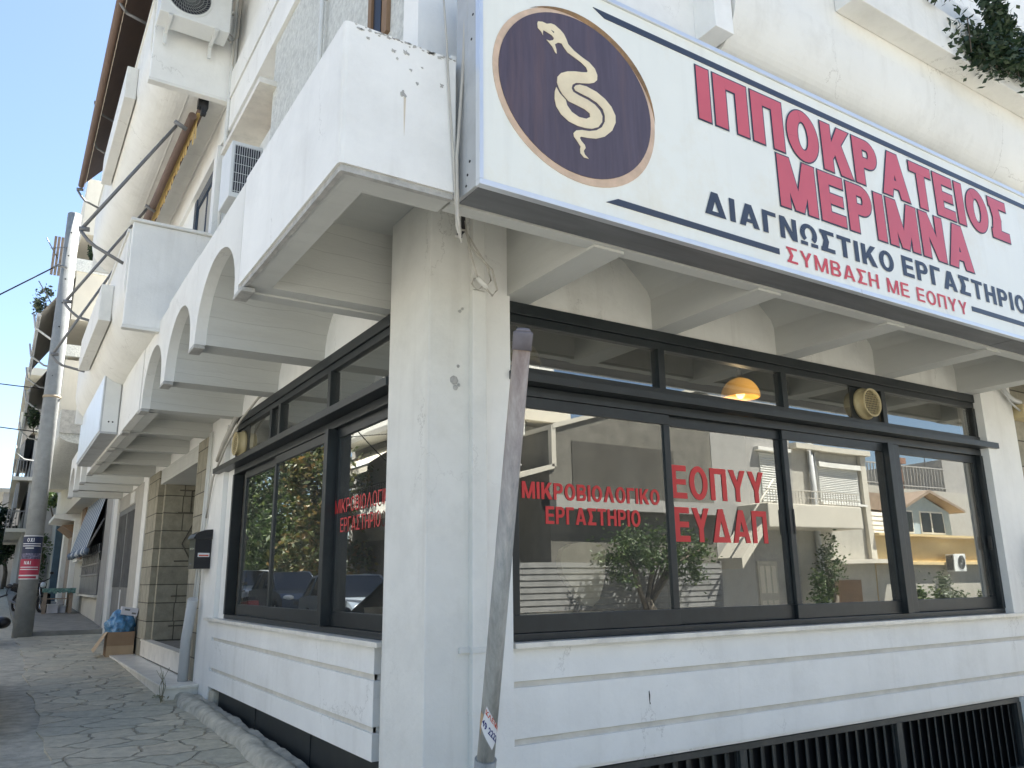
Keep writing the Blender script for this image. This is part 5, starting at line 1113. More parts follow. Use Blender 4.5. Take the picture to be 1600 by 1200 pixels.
# ------- cream apartment building next door
b2 = thing('apartment_building', 'cream apartment building beyond the corner building with overhanging upper floors', 'building', (2.4, 24.5, 0.7))
mb = MB(); mb.box(2.36, 24.2, 0.3, 9, 38, 4.2); build(mb, 'ground_floor_wall', 'creamwall', b2)
mb = MB(); mb.box(2.33, 22.55, 0.3, 2.9, 24.2, 4.3); build(mb, 'pilaster', 'greywall', b2)
mb = MB()
for z0, z1 in ((5.4, 7.6), (8.75, 10.15), (11.3, 13.0)): mb.box(0.92, 24.0, z0, 1.9, 38, z1)
mb.box(1.9, 24.0, 4.2, 3.0, 40, 13.0); build(mb, 'upper_wall', 'creamwall', b2)
mb = MB()
for z0, z1 in ((7.70, 8.02), (10.15, 10.52)): mb.box(0.86, 23.95, z0, 1.88, 24.1, z1); mb.box(0.86, 24.1, z0, 0.98, 38, z1)
build(mb, 'balcony_parapet', 'stucco', b2)
mb = MB()
for z0, z1 in ((8.02, 8.75), (10.52, 11.3)): mb.box(1.5, 24.25, z0, 1.62, 36, z1)
build(mb, 'window', 'black', b2)
mb = MB()
for z0, z1 in ((8.02, 8.75), (10.52, 11.3)): mb.box(1.78, 24.02, z0, 1.87, 24.12, z1)
build(mb, 'post', 'white', b2)
pr = [(1.9, 5.12)]+[(1.42-0.50*math.sin(math.pi/2*i/10), 5.12+0.22*(1-math.cos(math.pi/2*i/10))) for i in range(11)]+[(0.90, 5.95), (1.02, 5.95), (1.1, 5.5), (1.9, 5.5)]
mb = MB(); mb.prism(pr, 1, 22.6, 34); build(mb, 'rounded_balcony', 'stucco', b2)
mb = MB(); mb.box(0.92, 22.54, 5.36, 1.9, 22.598, 5.95); build(mb, 'balcony_end', 'raw', b2)
mb = MB(); mb.box(2.30, 24.3, 1.40, 2.355, 29.4, 2.3); wn = build(mb, 'barred_window', 'metalgrey', b2)
mb = MB()
for k in range(9): mb.box(2.27, 24.5+k*0.55, 1.9, 2.295, 24.56+k*0.55, 2.75)
for z in (1.92, 2.2, 2.5): mb.box(2.265, 24.3, z, 2.30, 29.4, z+0.04)
build(mb, 'bars', 'greywall', wn)
mb = MB(); mb.box(2.31, 24.3, 2.3, 2.356, 29.4, 4.0); build(mb, 'dark_opening', 'black', wn)
mb = MB(); mb.box(2.25, 24.2, 1.34, 2.4, 29.7, 1.39); build(mb, 'sill', 'marble', wn)
mb = MB(); mb.box(2.30, 30.4, 2.5, 2.356, 31.6, 4.2); build(mb, 'shutter', 'brownwood', b2)
mb = MB(); mb.box(2.2, 30.2, 2.42, 2.36, 31.9, 2.48); build(mb, 'shutter_sill', 'marble', b2)
mb = MB(); mb.prism([(1.55, 4.02), (2.36, 3.92), (2.36, 4.22), (1.55, 4.15)], 1, 33.3, 37); build(mb, 'door_canopy', 'white', b2)
mb = MB(); mb.prism([(1.85, 3.80), (2.36, 3.4), (2.36, 3.85)], 1, 33.6, 36.6); build(mb, 'inner_canopy', 'brownwood', b2)
mb = MB(); mb.box(2.3, 33.5, 0.8, 2.357, 36.8, 3.8); build(mb, 'door', 'oldwood', b2)
mb = MB(); mb.box(2.20, 32.9, 0.6, 2.359, 33.35, 4.0); build(mb, 'door_jamb', 'white', b2); mb = MB(); mb.box(2.15, 37.0, 0.6, 2.36, 38, 4.0); build(mb, 'door_jamb', 'white', b2)
mb = MB(); mb.box(1.9, 38.2, 0.6, 2.3, 38.8, 4.6); build(mb, 'side_door', 'bluegrey', b2)
mb = MB(); mb.box(2.2, 38.9, 0.5, 9, 58, 6.5); build(mb, 'rear_wall', 'plaster', b2)
mb = MB(); mb.tube([(2.33, 22.3, 0.4), (2.33, 22.3, 4.2)], 0.05, 10); mb.tube([(1.95, 24.6, 4.2), (1.93, 23.97, 5.0), (1.90, 23.97, 9.0)], 0.02, 8); mb.tube([(0.95, 23.95, 6.2), (1.3, 23.9, 5.9), (1.5, 23.9, 5.6)], 0.02, 6); build(mb, 'pipe', 'greypipe', b2)
t = thing('window_awning', 'blue grey striped awning drawn down over the barred window of the cream building', 'awning', (2.2, 26.5, 3.4))
mb = MB(); mb.quad((2.34, 24.2, 4.15), (2.34, 29.8, 4.15), (1.95, 29.8, 2.62), (1.95, 24.2, 2.62)); build(mb, 'cloth', 'bluestripe', t)
mb = MB()
for k in range(16):
    y = 24.2+k*0.35; mb.ellipsoid((1.97+0.03*math.sin(k*2), y+0.17, 2.55), (0.07, 0.19, 0.10), 8, 6, 0.2, k)
build(mb, 'gathered_hem', 'bluestripe', t)
mb = MB(); mb.tube([(2.3, 29.85, 3.4), (1.97, 29.85, 2.62)], 0.025, 6); build(mb, 'arm', 'steelrod', t); mb = MB(); mb.tube([(2.3, 24.15, 3.4), (1.97, 24.15, 2.62)], 0.025, 6); build(mb, 'arm', 'steelrod', t)
def far_awning(label, y0, y1, xo, zo, zi):
    a_ = thing('balcony_awning', label, 'awning', (0.9, y0, zi), 'grey awnings of the far balconies')
    mb = MB(); mb.quad((0.92, y0, zi), (0.92, y1, zi), (xo, y1, zo), (xo, y0, zo)); mb.quad((xo, y0, zo), (xo, y1, zo), (xo+0.03, y1, zo-0.3), (xo+0.03, y0, zo-0.3)); build(mb, 'cloth', 'grey_aw', a_)
    mb = MB(); mb.tube([(xo, y0, zo), (xo, y1, zo)], 0.05, 8)
    for y in (y0+0.3, (y0+y1)/2, y1-0.3): mb.tube([(xo-0.12, y, zo+0.08), (xo-0.05, y, zo-0.3), (0.5, y, zo-0.55), (0.9, y, zo-0.6)], 0.03, 6)
    build(mb, 'frame', 'alu_dull', a_)
far_awning('upper grey awning jutting out left of the utility pole', 24.0, 31.0, 0.17, 8.75, 10.0)
far_awning('lower grey awning jutting out left of the utility pole', 30.5, 44.0, 0.22, 8.0, 9.2)
t = thing('wooden_screen', 'striped wooden blind on the top balcony behind the utility pole', 'screen', (0.5, 25.5, 11))
mb = MB()
for k in range(6): mb.box(0.30+k*0.09, 25.6, 10.5, 0.37+k*0.09, 25.66, 11.7)
build(mb, 'slat', 'oldwood', t)
mb = MB(); mb.tube([(0.1, 25.5, 11.55), (0.45, 25.6, 11.0)], 0.015, 6); mb.tube([(0.05, 25.5, 10.2), (0.45, 25.6, 9.6)], 0.015, 6); build(mb, 'stay', 'steelrod', t)
for lab, c, r, mt, sd in (('pale silvery shrub spilling from a balcony left of the utility pole', (0.32, 27, 10.05), (0.42, 0.5, 0.55), 'leafgrey', 4), ('dark potted plant on the top balcony right of the utility pole', (1.35, 24.35, 10.9), (0.28, 0.2, 0.35), 'leafdark', 7), ('dark creeper on a far balcony rail left of the utility pole', (0.42, 30, 7.0), (0.2, 0.3, 0.5), 'leafdark', 9)):
    p = thing('balcony_plant', lab, 'plant', c, 'plants on the far balconies'); mb = MB(); mb.leaves(c, r, 420, 0.07, sd, 12, 0.35); build(mb, 'foliage', mt, p, fixn=False)
    mb = MB(); mb.tube([(c[0]+0.1, c[1], c[2]-r[2]-0.1), c], 0.02, 6); build(mb, 'stem', 'bark_tree', p)
for k in range(3):
    c = (1.75-0.1*k, 44+k*1.5, (5.6, 3.6, 2.6)[k]); p = thing('wall_creeper', ('leafy creeper tuft high on the far wall right of the utility pole', 'leafy creeper clump halfway up the far wall right of the utility pole', 'leafy creeper clump low on the far wall right of the utility pole')[k], 'plant', c, 'creepers on the far wall')
    mb = MB(); mb.leaves(c, (0.5, 0.5, (0.4, 0.7, 0.9)[k]), 500, 0.09, 30+k, 12, 0.4); build(mb, 'foliage', 'leaf', p, fixn=False); mb = MB(); mb.tube([(c[0]+0.3, c[1], c[2]-1), c], 0.03, 6); build(mb, 'stem', 'bark_tree', p)

# ------- farther apartment block
b3 = thing('far_apartment_block', 'distant grey apartment block with stacked balconies left of the utility pole', 'building', (1.5, 50, 1))
mb = MB(); mb.box(0.9, 48, 0.9, 14, 66, 12.6); build(mb, 'wall', 'greywall', b3)
for i, z in enumerate((4.3, 6.9, 9.4)):
    mb = MB(); mb.box(0.15, 47.6, z, 1.2, 66, z+0.18); bk = build(mb, 'balcony', 'creamwall', b3)
    mb = MB(); mb.box(0.14, 47.58, z+0.18, 0.22, 66, z+1.0) if i == 2 else None
    if i == 2: mb.box(0.22, 47.58, z+0.18, 0.9, 47.66, z+1.0)
    else:
        for k in range(40): mb.box(0.15, 47.6+k*0.45, z+0.18, 0.18, 47.65+k*0.45, z+1.0)
        mb.box(0.14, 47.58, z+1.0, 0.2, 66, z+1.06); mb.box(0.2, 47.58, z+1.0, 0.9, 47.64, z+1.06)
        for k in range(5): mb.box(0.25+k*0.14, 47.6, z+0.18, 0.28+k*0.14, 47.63, z+1.0)
    build(mb, 'railing', 'creamwall' if i == 2 else 'metalgrey', bk)
    mb = MB(); mb.box(0.86, 48.3, z+0.2, 0.898, 64, z+2.1); build(mb, 'window', 'black', b3)
    mb = MB(); mb.box(0.35, 47.9, z+1.2, 0.5, 66, z+2.5); build(mb, 'sun_blind', 'grey_aw', b3)
mb = MB(); mb.box(0.1, 47.5, 12.4, 14, 66, 12.8); build(mb, 'roof', 'creamwall', b3)
b4 = thing('far_grey_house', 'lowest distant grey house at the end of the street above the trees', 'building', (0.3, 68, 1))
mb = MB(); mb.box(-0.2, 68, 1, 12, 80, 8.2); build(mb, 'wall', 'greywall', b4)
mb = MB(); mb.box(-0.6, 67.8, 8.2, 12, 80, 8.5); build(mb, 'roof', 'plaster', b4)
mb = MB(); mb.box(0.0, 67.95, 3.6, 0.7, 67.99, 5.2); build(mb, 'window', 'black', b4)

def tree(name, label, base, trunk_h, crowns, n, size, mt, seed, group='street trees'):
    t = thing(name, label, 'tree', base, group); rt = random.Random(seed)
    b = Vector(base); top = b+Vector((rt.uniform(-0.3, 0.3), rt.uniform(-0.3, 0.3), trunk_h))
    mb = MB(); mb.tube([b-Vector((0, 0, 0.2)), b+Vector((0.05, 0, trunk_h*0.5)), top], 0.17, 10, r2=0.10)
    for (c, r) in crowns:
        for k in range(3):
            e = Vector(c)+Vector((rt.uniform(-.5, .5)*r[0], rt.uniform(-.5, .5)*r[1], rt.uniform(-.2, .5)*r[2])); mb.tube([top-Vector((0, 0, 0.3)), top.lerp(e, 0.5)+Vector((0, 0, 0.2)), e], 0.07, 6, r2=0.015)
    build(mb, 'trunk', 'bark_tree', t)
    mb = MB()
    for i, (c, r) in enumerate(crowns): mb.leaves(c, r, n//len(crowns), size, seed*10+i, 22, 0.34)
    build(mb, 'crown', mt, t, fixn=False); return t
for k, (x, y, z, r) in enumerate(((-1.6, 58, 4.4, 2.2), (0.5, 64, 4.2, 1.3), (-3.6, 63, 5.4, 2.6))):
    tree('street_tree', ('dark leafy tree at the left edge at the end of the street', 'small dark tree just left of the poster at the end of the street', 'tall dark tree outside the left edge at the end of the street')[k], (x, y, 1.4), 2.2, [((x, y, z), (r, r, r*0.85)), ((x+r*0.3, y-1, z+r*0.4), (r*0.6, r*0.6, r*0.6))], 4200, 0.16, 'leafdark', 50+k)

# ------- table with an oilcloth, boxes beneath
t = thing('wooden_table', 'old wooden table with a green patterned oilcloth on the pavement', 'table', (1.75, 29, 0.82))
mb = MB(); mb.box(1.30, 28.8, 1.52, 2.14, 29.9, 1.56, 0.005); build(mb, 'tabletop', 'oldwood', t)
for x, y in ((1.36, 28.86), (2.06, 28.86), (1.36, 29.84), (2.06, 29.84)):
    mb = MB(); mb.box(x-0.05, y-0.05, 0.8, x+0.05, y+0.05, 1.518); build(mb, 'leg', 'oldwood', t)
mb = MB(); mb.box(1.36, 28.84, 1.25, 2.06, 28.87, 1.28); build(mb, 'rail', 'oldwood', t)
mb = MB(); mb.box(1.26, 28.76, 1.562, 2.18, 29.94, 1.575); r9 = random.Random(4)
for k in range(9): x = 1.26+k*0.1; mb.quad((x, 28.758, 1.57), (x+0.1, 28.758, 1.57), (x+0.1, 28.74, 1.47-r9.uniform(0, 0.06)), (x, 28.74, 1.47-r9.uniform(0, 0.06)))
build(mb, 'oilcloth', 'greencloth', t)
for k, (x, y, z, a_) in enumerate(((1.62, 29.3, 0.83, 0.30), (1.86, 29.45, 0.83, 0.24), (1.80, 29.35, 1.08, 0.16))):
    b_ = thing('storage_box', ('larger white box under the table on the left', 'smaller white box under the table on the right', 'little white box on top under the table')[k], 'box', (x, y, z), 'white boxes under the table')
    mb = MB(); mb.box(x-a_/2, y-0.15, z, x+a_/2, y+0.15, z+a_*0.8, 0.01); build(mb, 'body', 'paper', b_); mb = MB(); mb.box(x-a_/2-0.01, y-0.16, z+a_*0.8+0.001, x+a_/2+0.01, y+0.16, z+a_*0.8+0.03); build(mb, 'lid', 'ac', b_)

def motorbike(label, loc, rz, paint):
    m_ = thing('motorbike', label, 'motorbike', loc, 'parked motorbikes', rz)
    for x in (-0.65, 0.65):
        mb = MB(); mb.lathe([(0.22, -0.05), (0.29, -0.055), (0.31, 0), (0.29, 0.055), (0.22, 0.05)], (x, 0, 0.31), 1, 28); wh = build(mb, 'wheel', 'tyre', m_, local=True)
        mb = MB(); mb.lathe([(0.20, -0.03), (0.225, -0.035), (0.225, 0.035), (0.20, 0.03)], (x, 0, 0.31), 1, 28)
        for k in range(6): a_ = k*math.pi/3; mb.tube([(x, 0, 0.31), (x+0.21*math.cos(a_), 0, 0.31+0.21*math.sin(a_))], 0.012, 5)
        build(mb, 'rim', 'chrome', wh, local=True)
    for y in (-0.08, 0.08):
        mb = MB(); mb.tube([(0.65, y, 0.31), (0.42, y, 0.98)], 0.022, 8); build(mb, 'fork', 'chrome', m_, local=True)
        mb = MB(); mb.tube([(-0.65, y*1.2, 0.31), (-0.1, y*1.2, 0.38)], 0.025, 8); build(mb, 'swing_arm', 'chrome', m_, local=True)
    mb = MB(); mb.prism([(-0.95, 0.72), (-0.45, 0.62), (-0.2, 0.50), (0.15, 0.55), (0.48, 0.72), (0.50, 0.92), (0.30, 0.98), (0.05, 0.86), (-0.35, 0.80), (-0.9, 0.86)], 1, -0.13, 0.13); build(mb, 'body', paint, m_, local=True)
    mb = MB(); mb.prism([(-0.88, 0.87), (-0.35, 0.81), (0.04, 0.87), (-0.05, 0.93), (-0.4, 0.90), (-0.85, 0.95)], 1, -0.12, 0.12); build(mb, 'seat', 'black', m_, local=True)
    mb = MB(); mb.box(-0.25, -0.12, 0.28, 0.2, 0.12, 0.56, 0.04); mb.tube([(0.1, -0.16, 0.3), (-0.4, -0.17, 0.28), (-0.8, -0.18, 0.4)], 0.04, 8); build(mb, 'engine', 'metalgrey', m_, local=True)
    mb = MB(); mb.tube([(0.30, -0.34, 1.08), (0.40, -0.1, 1.0), (0.40, 0.1, 1.0), (0.30, 0.34, 1.08)], 0.018, 8); build(mb, 'handlebar', 'black', m_, local=True)
    for y in (-0.30, 0.30):
        mb = MB(); mb.tube([(0.34, y, 1.06), (0.36, y*1.1, 1.22)], 0.008, 6); mb.ellipsoid((0.36, y*1.15, 1.25), (0.02, 0.07, 0.045)); build(mb, 'mirror', 'black', m_, local=True)
    mb = MB(); mb.ellipsoid((0.52, 0, 0.88), (0.07, 0.09, 0.09)); build(mb, 'headlight', 'lampglass', m_, local=True)
    mb = MB(); mb.prism([(0.3, 0.62), (0.62, 0.66), (0.86, 0.60), (0.88, 0.52), (0.64, 0.63), (0.36, 0.55)], 1, -0.06, 0.06); build(mb, 'mudguard', paint, m_, local=True)
    return m_
motorbike('dark motorbike parked behind the utility pole beside the table', (1.05, 30.3, 0.80), R_(-60), 'carblack')
motorbike('red and black motorbike cut by the left edge of the picture', (-0.12, 20.2, 0.40), R_(80), 'redpaint')

def car(label, loc, rz, paint, mirrors=True):
    c = thing('parked_car', label, 'car', loc, 'cars parked along the side street', rz)
    low = [(-2.05, 0.30), (-2.10, 0.55), (-2.02, 0.88), (-1.2, 0.95), (0.85, 0.95), (1.75, 0.82), (2.08, 0.66), (2.12, 0.42), (2.05, 0.25), (1.72, 0.22)]
    def arch(cx): return [(cx+0.36*math.cos(math.pi*k/8), 0.30+0.36*math.sin(math.pi*k/8)) for k in range(9)]
    prof = low+arch(1.32)+arch(-1.30)+[(-1.72, 0.22)]
    mb = MB(); mb.prism(prof, 1, -0.84, 0.84); b_ = build(mb, 'body', paint, c, local=True)
    roof = [(-1.95, 0.92, .76), (-1.55, 1.40, .62), (-0.9, 1.49, .58), (0.1, 1.46, .60), (1.05, 0.93, .76)]
    mb = MB(); L = [mb.bm.verts.new((x, -y, z)) for x, z, y in roof]; Rr = [mb.bm.verts.new((x, y, z)) for x, z, y in roof]
    for i in range(1, 3): mb.bm.faces.new((L[i], L[i+1], Rr[i+1], Rr[i]))
    mb.xf(Matrix.Translation((0, 0, 0.004))); build(mb, 'roof', paint, b_, local=True, fixn=False)
    mb = MB(); L = [mb.bm.verts.new((x, -y, z)) for x, z, y in roof]; Rr = [mb.bm.verts.new((x, y, z)) for x, z, y in roof]
    for i in (0, 1, 2, 3): mb.bm.faces.new((L[i], L[i+1], Rr[i+1], Rr[i]))
    mb.bm.faces.new(L[::-1]); mb.bm.faces.new(Rr); build(mb, 'windows', 'carglass', c, local=True)
    mb = MB()
    for s_ in (-1, 1):
        mb.tube([(1.05, s_*.765, 0.94), (0.1, s_*.605, 1.465), (-0.9, s_*.585, 1.49), (-1.55, s_*.625, 1.40), (-1.95, s_*.765, 0.93)], 0.028, 6); mb.tube([(-0.35, s_*.60, 1.47), (-0.38, s_*.775, 0.95)], 0.03, 6); mb.tube([(-1.15, s_*.60, 1.46), (-1.3, s_*.775, 0.95)], 0.03, 6)
    build(mb, 'pillars', paint, b_, local=True)
    for x in (1.32, -1.30):
        for s_ in (-1, 1):
            mb = MB(); mb.lathe([(0.19, -0.1), (0.29, -0.1), (0.31, -0.06), (0.31, 0.06), (0.29, 0.1), (0.19, 0.1)], (x, s_*0.76, 0.31), 1, 24); wh = build(mb, 'wheel', 'tyre', c, local=True)
            mb = MB(); mb.lathe([(0.195, -0.06), (0.10, -0.085), (0, -0.09)], (x, s_*0.76, 0.31), 1, 20) if s_ < 0 else mb.lathe([(0.195, 0.06), (0.10, 0.085), (0, 0.09)], (x, s_*0.76, 0.31), 1, 20); build(mb, 'rim', 'silver', wh, local=True)
    for s_ in (-1, 1):
        mb = MB(); mb.ellipsoid((1.99, s_*0.62, 0.70), (0.12, 0.17, 0.09)); build(mb, 'headlight', 'lampglass', c, local=True)
        mb = MB(); mb.ellipsoid((-2.04, s_*0.68, 0.76), (0.06, 0.12, 0.10)); build(mb, 'tail_light', 'redpaint', c, local=True)
        mb = MB(); mb.ellipsoid((0.72, s_*0.95, 1.02), (0.09, 0.10, 0.075)); mb.tube([(0.76, s_*0.8, 0.97), (0.73, s_*0.92, 1.0)], 0.025, 6); build(mb, 'mirror', 'black', c, local=True)
    mb = MB(); mb.box(2.09, -0.5, 0.50, 2.125, 0.5, 0.60, 0.01); mb.box(2.07, -0.6, 0.28, 2.13, 0.6, 0.38, 0.01); build(mb, 'grille', 'black', c, local=True)
    mb = MB(); mb.box(2.127, -0.26, 0.40, 2.135, 0.26, 0.48); build(mb, 'number_plate', 'offwhite', c, local=True)
    return c
# the mirror of this one pokes in at the left edge
car('black car whose wing mirror shows at the left edge of the picture', (-0.81, 11.55, gz(0, 11.5)-0.10), R_(90), 'carblack')
car('silver car parked across the side street nearest the trees', (-3.4, 31.5, gz(0, 31)-0.13), R_(-90), 'silver')
car('dark blue car parked across the side street between two paler cars', (-3.35, 26.4, gz(0, 26)-0.13), R_(-90), 'carblue')
car('pale blue car parked across the side street nearest the crossing', (-3.3, 20.6, gz(0, 20)-0.13), R_(-90), 'carpale')

# ================================================================== ACROSS THE SIDE STREET (seen mirrored in the side window)
for k, (x, y, r, h) in enumerate(((-6.6, 44.5, 3.2, 5.2), (-6.4, 38, 3.3, 5.0), (-6.8, 33.6, 2.3, 5.6), (-6.5, 50, 3.2, 5.4))):
    g0 = gz(0, y); tree('street_tree', ('bushy green tree across the side street, second from the far end', 'bushy green tree across the side street, in the middle of the row', 'yellowing tree across the side street, nearest the balcony house', 'bushy green tree across the side street, farthest along the row')[k], (x, y, g0), 2.3, [((x, y, h), (r*0.9, r, 2.5)), ((x+0.6, y+1, h+1.6), (r*0.6, r*0.6, 1.5)), ((x+0.4, y-0.8, h-1.5), (r*0.7, r*0.8, 1.2)), ((x-0.2, y+0.3, 2.6), (r*0.85, r, 1.3))], 8800, 0.15, 'leafwarm' if k == 2 else 'leaf', 70+k)
b5 = thing('balcony_house', 'white house with rounded balconies and a cream awning across the side street', 'building', (-9, 30, 0.5))
mb = MB(); mb.box(-16, 20.5, 0.3, -9, 36.2, 11.5); build(mb, 'wall', 'greywall', b5)
mb = MB(); mb.box(-9.0, 20.6, 7.6, -7.9, 35.9, 8.8, 0.25); build(mb, 'balcony', 'white', b5)
mb = MB(); mb.box(-9.0, 20.6, 4.3, -7.9, 35.9, 4.75); bk = build(mb, 'balcony', 'white', b5)
mb = MB()
for k in range(66): mb.box(-7.94, 20.7+k*0.23, 4.55, -7.92, 20.72+k*0.23, 5.5)
mb.box(-7.96, 20.6, 5.5, -7.9, 35.9, 5.54); build(mb, 'railing', 'black', bk)
for y in (21.5, 25.5, 30.0):
    mb = MB(); mb.box(-9.02, y, 4.6, -8.98, y+1.8, 6.8); build(mb, 'window', 'metalgrey', b5)
mb = MB(); mb.box(-9.03, 27.5, 0.6, -8.98, 35.4, 3.4); build(mb, 'garage_door', 'metalgrey', b5)
for y in (22.4, 30.2):
    t = thing('house_awning', 'cream awning over the balcony of the house across the side street, %s' % ('near end' if y < 25 else 'far end'), 'awning', (-8.5, y, 6.8), 'cream awnings across the side street')
    mb = MB(); mb.quad((-9, y, 7.4), (-9, y+5.6, 7.4), (-7.4, y+5.6, 6.3), (-7.4, y, 6.3)); mb.quad((-7.4, y, 6.3), (-7.4, y+5.6, 6.3), (-7.39, y+5.6, 6.0), (-7.39, y, 6.0)); build(mb, 'cloth', 'creamwall', t)
    mb = MB(); mb.tube([(-7.4, y, 6.3), (-7.4, y+5.6, 6.3)], 0.04, 8); build(mb, 'front_bar', 'alu', t)
b6 = thing('plain_white_house', 'plain white house across the side street behind the cars', 'building', (-9, 12, 0.3))
mb = MB(); mb.box(-16, 6, 0, -9.2, 20.3, 8.2); build(mb, 'wall', 'greywall', b6)
mb = MB(); mb.box(-16.2, 5.8, 8.2, -9.0, 20.4, 8.5); build(mb, 'roof', 'white', b6)
for y in (8, 12, 16):
    mb = MB(); mb.box(-9.22, y, 4.6, -9.17, y+1.5, 6.4); build(mb, 'window', 'metalgrey', b6)

# ================================================================== ACROSS THE FRONT STREET (seen mirrored in the front window)
def slats(mb, x0, x1, z0, z1, y, step, th):
    n = int((z1-z0)/step)
    for k in range(n): mb.prism([(y, z0+k*step), (y+th, z0+k*step+step*0.15), (y+th*0.4, z0+(k+1)*step-0.004), (y, z0+(k+1)*step-0.004)], 0, x0, x1)
G0 = -0.75
# far left: grey flats with a balcony
h1 = thing('grey_flats', 'grey flats with a balcony and drawn awning across the front street', 'building', (9, -7, 0))
mb = MB(); mb.box(4.5, -14, -0.5, 10.9, -9.0, 9.5); build(mb, 'wall', 'greywall', h1)
mb = MB(); mb.box(10.0, -24, -1, 16.5, -13.6, 11.5); rw = build(mb, 'rear_wing', 'white', h1)
for x in (11.2, 13.4):
    mb = MB(); mb.box(x, -13.62, 7.4, x+1.3, -13.56, 9.4); build(mb, 'window', 'metalgrey', rw)
mb = MB(); mb.box(10.4, -13.6, 6.9, 16.4, -12.5, 7.2); mb.box(10.4, -12.56, 7.2, 16.4, -12.5, 8.0); build(mb, 'balcony', 'creamwall', rw)
mb = MB(); mb.box(6, -9.0, 5.3, 11.2, -7.6, 5.7); build(mb, 'balcony', 'white', h1)
mb = MB(); mb.box(7.2, -9.02, 5.8, 8.4, -8.96, 8.0); mb.box(9.4, -9.02, 5.8, 10.4, -8.96, 8.0); build(mb, 'window', 'metalgrey', h1)
mb = MB(); mb.box(10.42, -9.04, 5.8, 10.7, -8.95, 8.0); build(mb, 'shutter', 'white', h1)
t = thing('flat_awning', 'grey awning drawn under the balcony of the grey flats', 'awning', (9.5, -8, 5)); mb = MB(); mb.quad((6.2, -9, 5.2), (11.0, -9, 5.2), (11.0, -7.5, 4.5), (6.2, -7.5, 4.5)); build(mb, 'cloth', 'grey_aw', t); mb = MB(); mb.tube([(6.2, -7.5, 4.5), (11.0, -7.5, 4.5)], 0.03, 8); build(mb, 'front_bar', 'alu_dull', t)
# big windowless side wall with a stepped coping
h2 = thing('windowless_house', 'rough windowless house toned dark for shade with a pale sloping coping reflected in the first pane', 'building', (14, -7, 0))
mb = MB(); mb.prism([(11.55, -2), (17.4, -2), (17.4, 7.2), (11.75, 5.45), (11.7, 4.45), (11.55, 4.35)], 1, -13, -7.0); build(mb, 'wall', 'shaded_stucco', h2)
mb = MB(); mb.prism([(11.68, 5.42), (17.42, 7.18), (17.42, 7.30), (11.66, 5.54)], 1, -13, -6.94); mb.prism([(10.3, 4.02), (11.7, 4.40), (11.7, 4.52), (10.3, 4.14)], 1, -9, -6.95); mb.box(11.62, -7.1, 4.45, 11.76, -6.95, 5.5); build(mb, 'coping', 'creamwall', h2)
mb = MB(); mb.box(12.3, -7.02, 3.4, 15.9, -6.985, 5.15); build(mb, 'patched_render', 'patch', h2)
mb = MB(); mb.box(11.55, -7.4, 3.40, 17.6, -6.7, 3.72); build(mb, 'slab', 'greywall', h2)
t = thing('slatted_fence', 'grey slatted fence along the foot of the windowless house', 'fence', (14, -6.6, 0)); mb = MB(); slats(mb, 10.2, 17.1, -0.7, 2.08, -6.62, 0.145, 0.03); build(mb, 'slat_panel', 'slatgrey', t); mb = MB()
for x in (10.2, 12.5, 14.8, 17.05): mb.box(x, -6.68, -0.8, x+0.07, -6.60, 2.12)
build(mb, 'post', 'metalgrey', t)
tree('front_tree', 'leafy tree rising behind the slatted fence across the front street', (14.2, -6.1, -0.4), 1.6, [((14.2, -6.0, 2.45), (2.0, 0.5, 0.7)), ((13.2, -6.0, 2.1), (1.0, 0.4, 0.6)), ((15.3, -6.0, 2.2), (1.0, 0.4, 0.7))], 4200, 0.06, 'leaf', 91, 'trees across the front street')
# pale house with curved balcony
h3 = thing('pale_house', 'pale house with an iron railed balcony and an outside stair across the front street', 'building', (18.8, -7, 0))
mb = MB(); mb.box(17.42, -13, -2.5, 20.9, -7.0, 7.0); build(mb, 'wall', 'greywall', h3)  # grey plaster tone stands in for shade on a pale wall
mb = MB(); mb.box(18.4, -7.0, 3.05, 22.6, -5.9, 3.72, 0.03); bk = build(mb, 'balcony', 'creamwall', h3)
mb = MB()
for k in range(32): mb.box(18.45+k*0.13, -5.95, 3.72, 18.465+k*0.13, -5.935, 4.12)
mb.box(18.4, -5.96, 4.1, 22.6, -5.92, 4.13); mb.box(18.4, -5.96, 3.9, 22.6, -5.93, 3.92); build(mb, 'railing', 'cable', bk)
mb = MB(); slats(mb, 19.5, 20.5, 3.75, 5.42, -6.995, 0.075, 0.03); build(mb, 'shutter', 'flat_shutter', h3)
mb = MB(); mb.box(19.3, -7.0, 5.45, 20.7, -6.8, 5.56); build(mb, 'shutter_hood', 'white', h3)
mb = MB(); mb.prism([(17.3, 2.2), (17.3, 1.9), (18.9, 3.5), (18.9, 3.8)], 1, -6.9, -6.0); mb.tube([(17.3, -5.95, 2.9), (18.8, -5.95, 4.4)], 0.03, 6); build(mb, 'stair', 'creamwall', h3)
mb = MB(); mb.box(19.0, -7.02, -0.8, 19.9, -6.97, 2.15); build(mb, 'door', 'plaster', h3)
mb = MB()
for x in (19.08, 19.35, 19.62):
    mb.box(x, -6.968, 1.2, x+0.2, -6.96, 2.0); mb.box(x, -6.968, -0.3, x+0.2, -6.96, 1.0)
build(mb, 'door_panel', 'creamwall', h3)
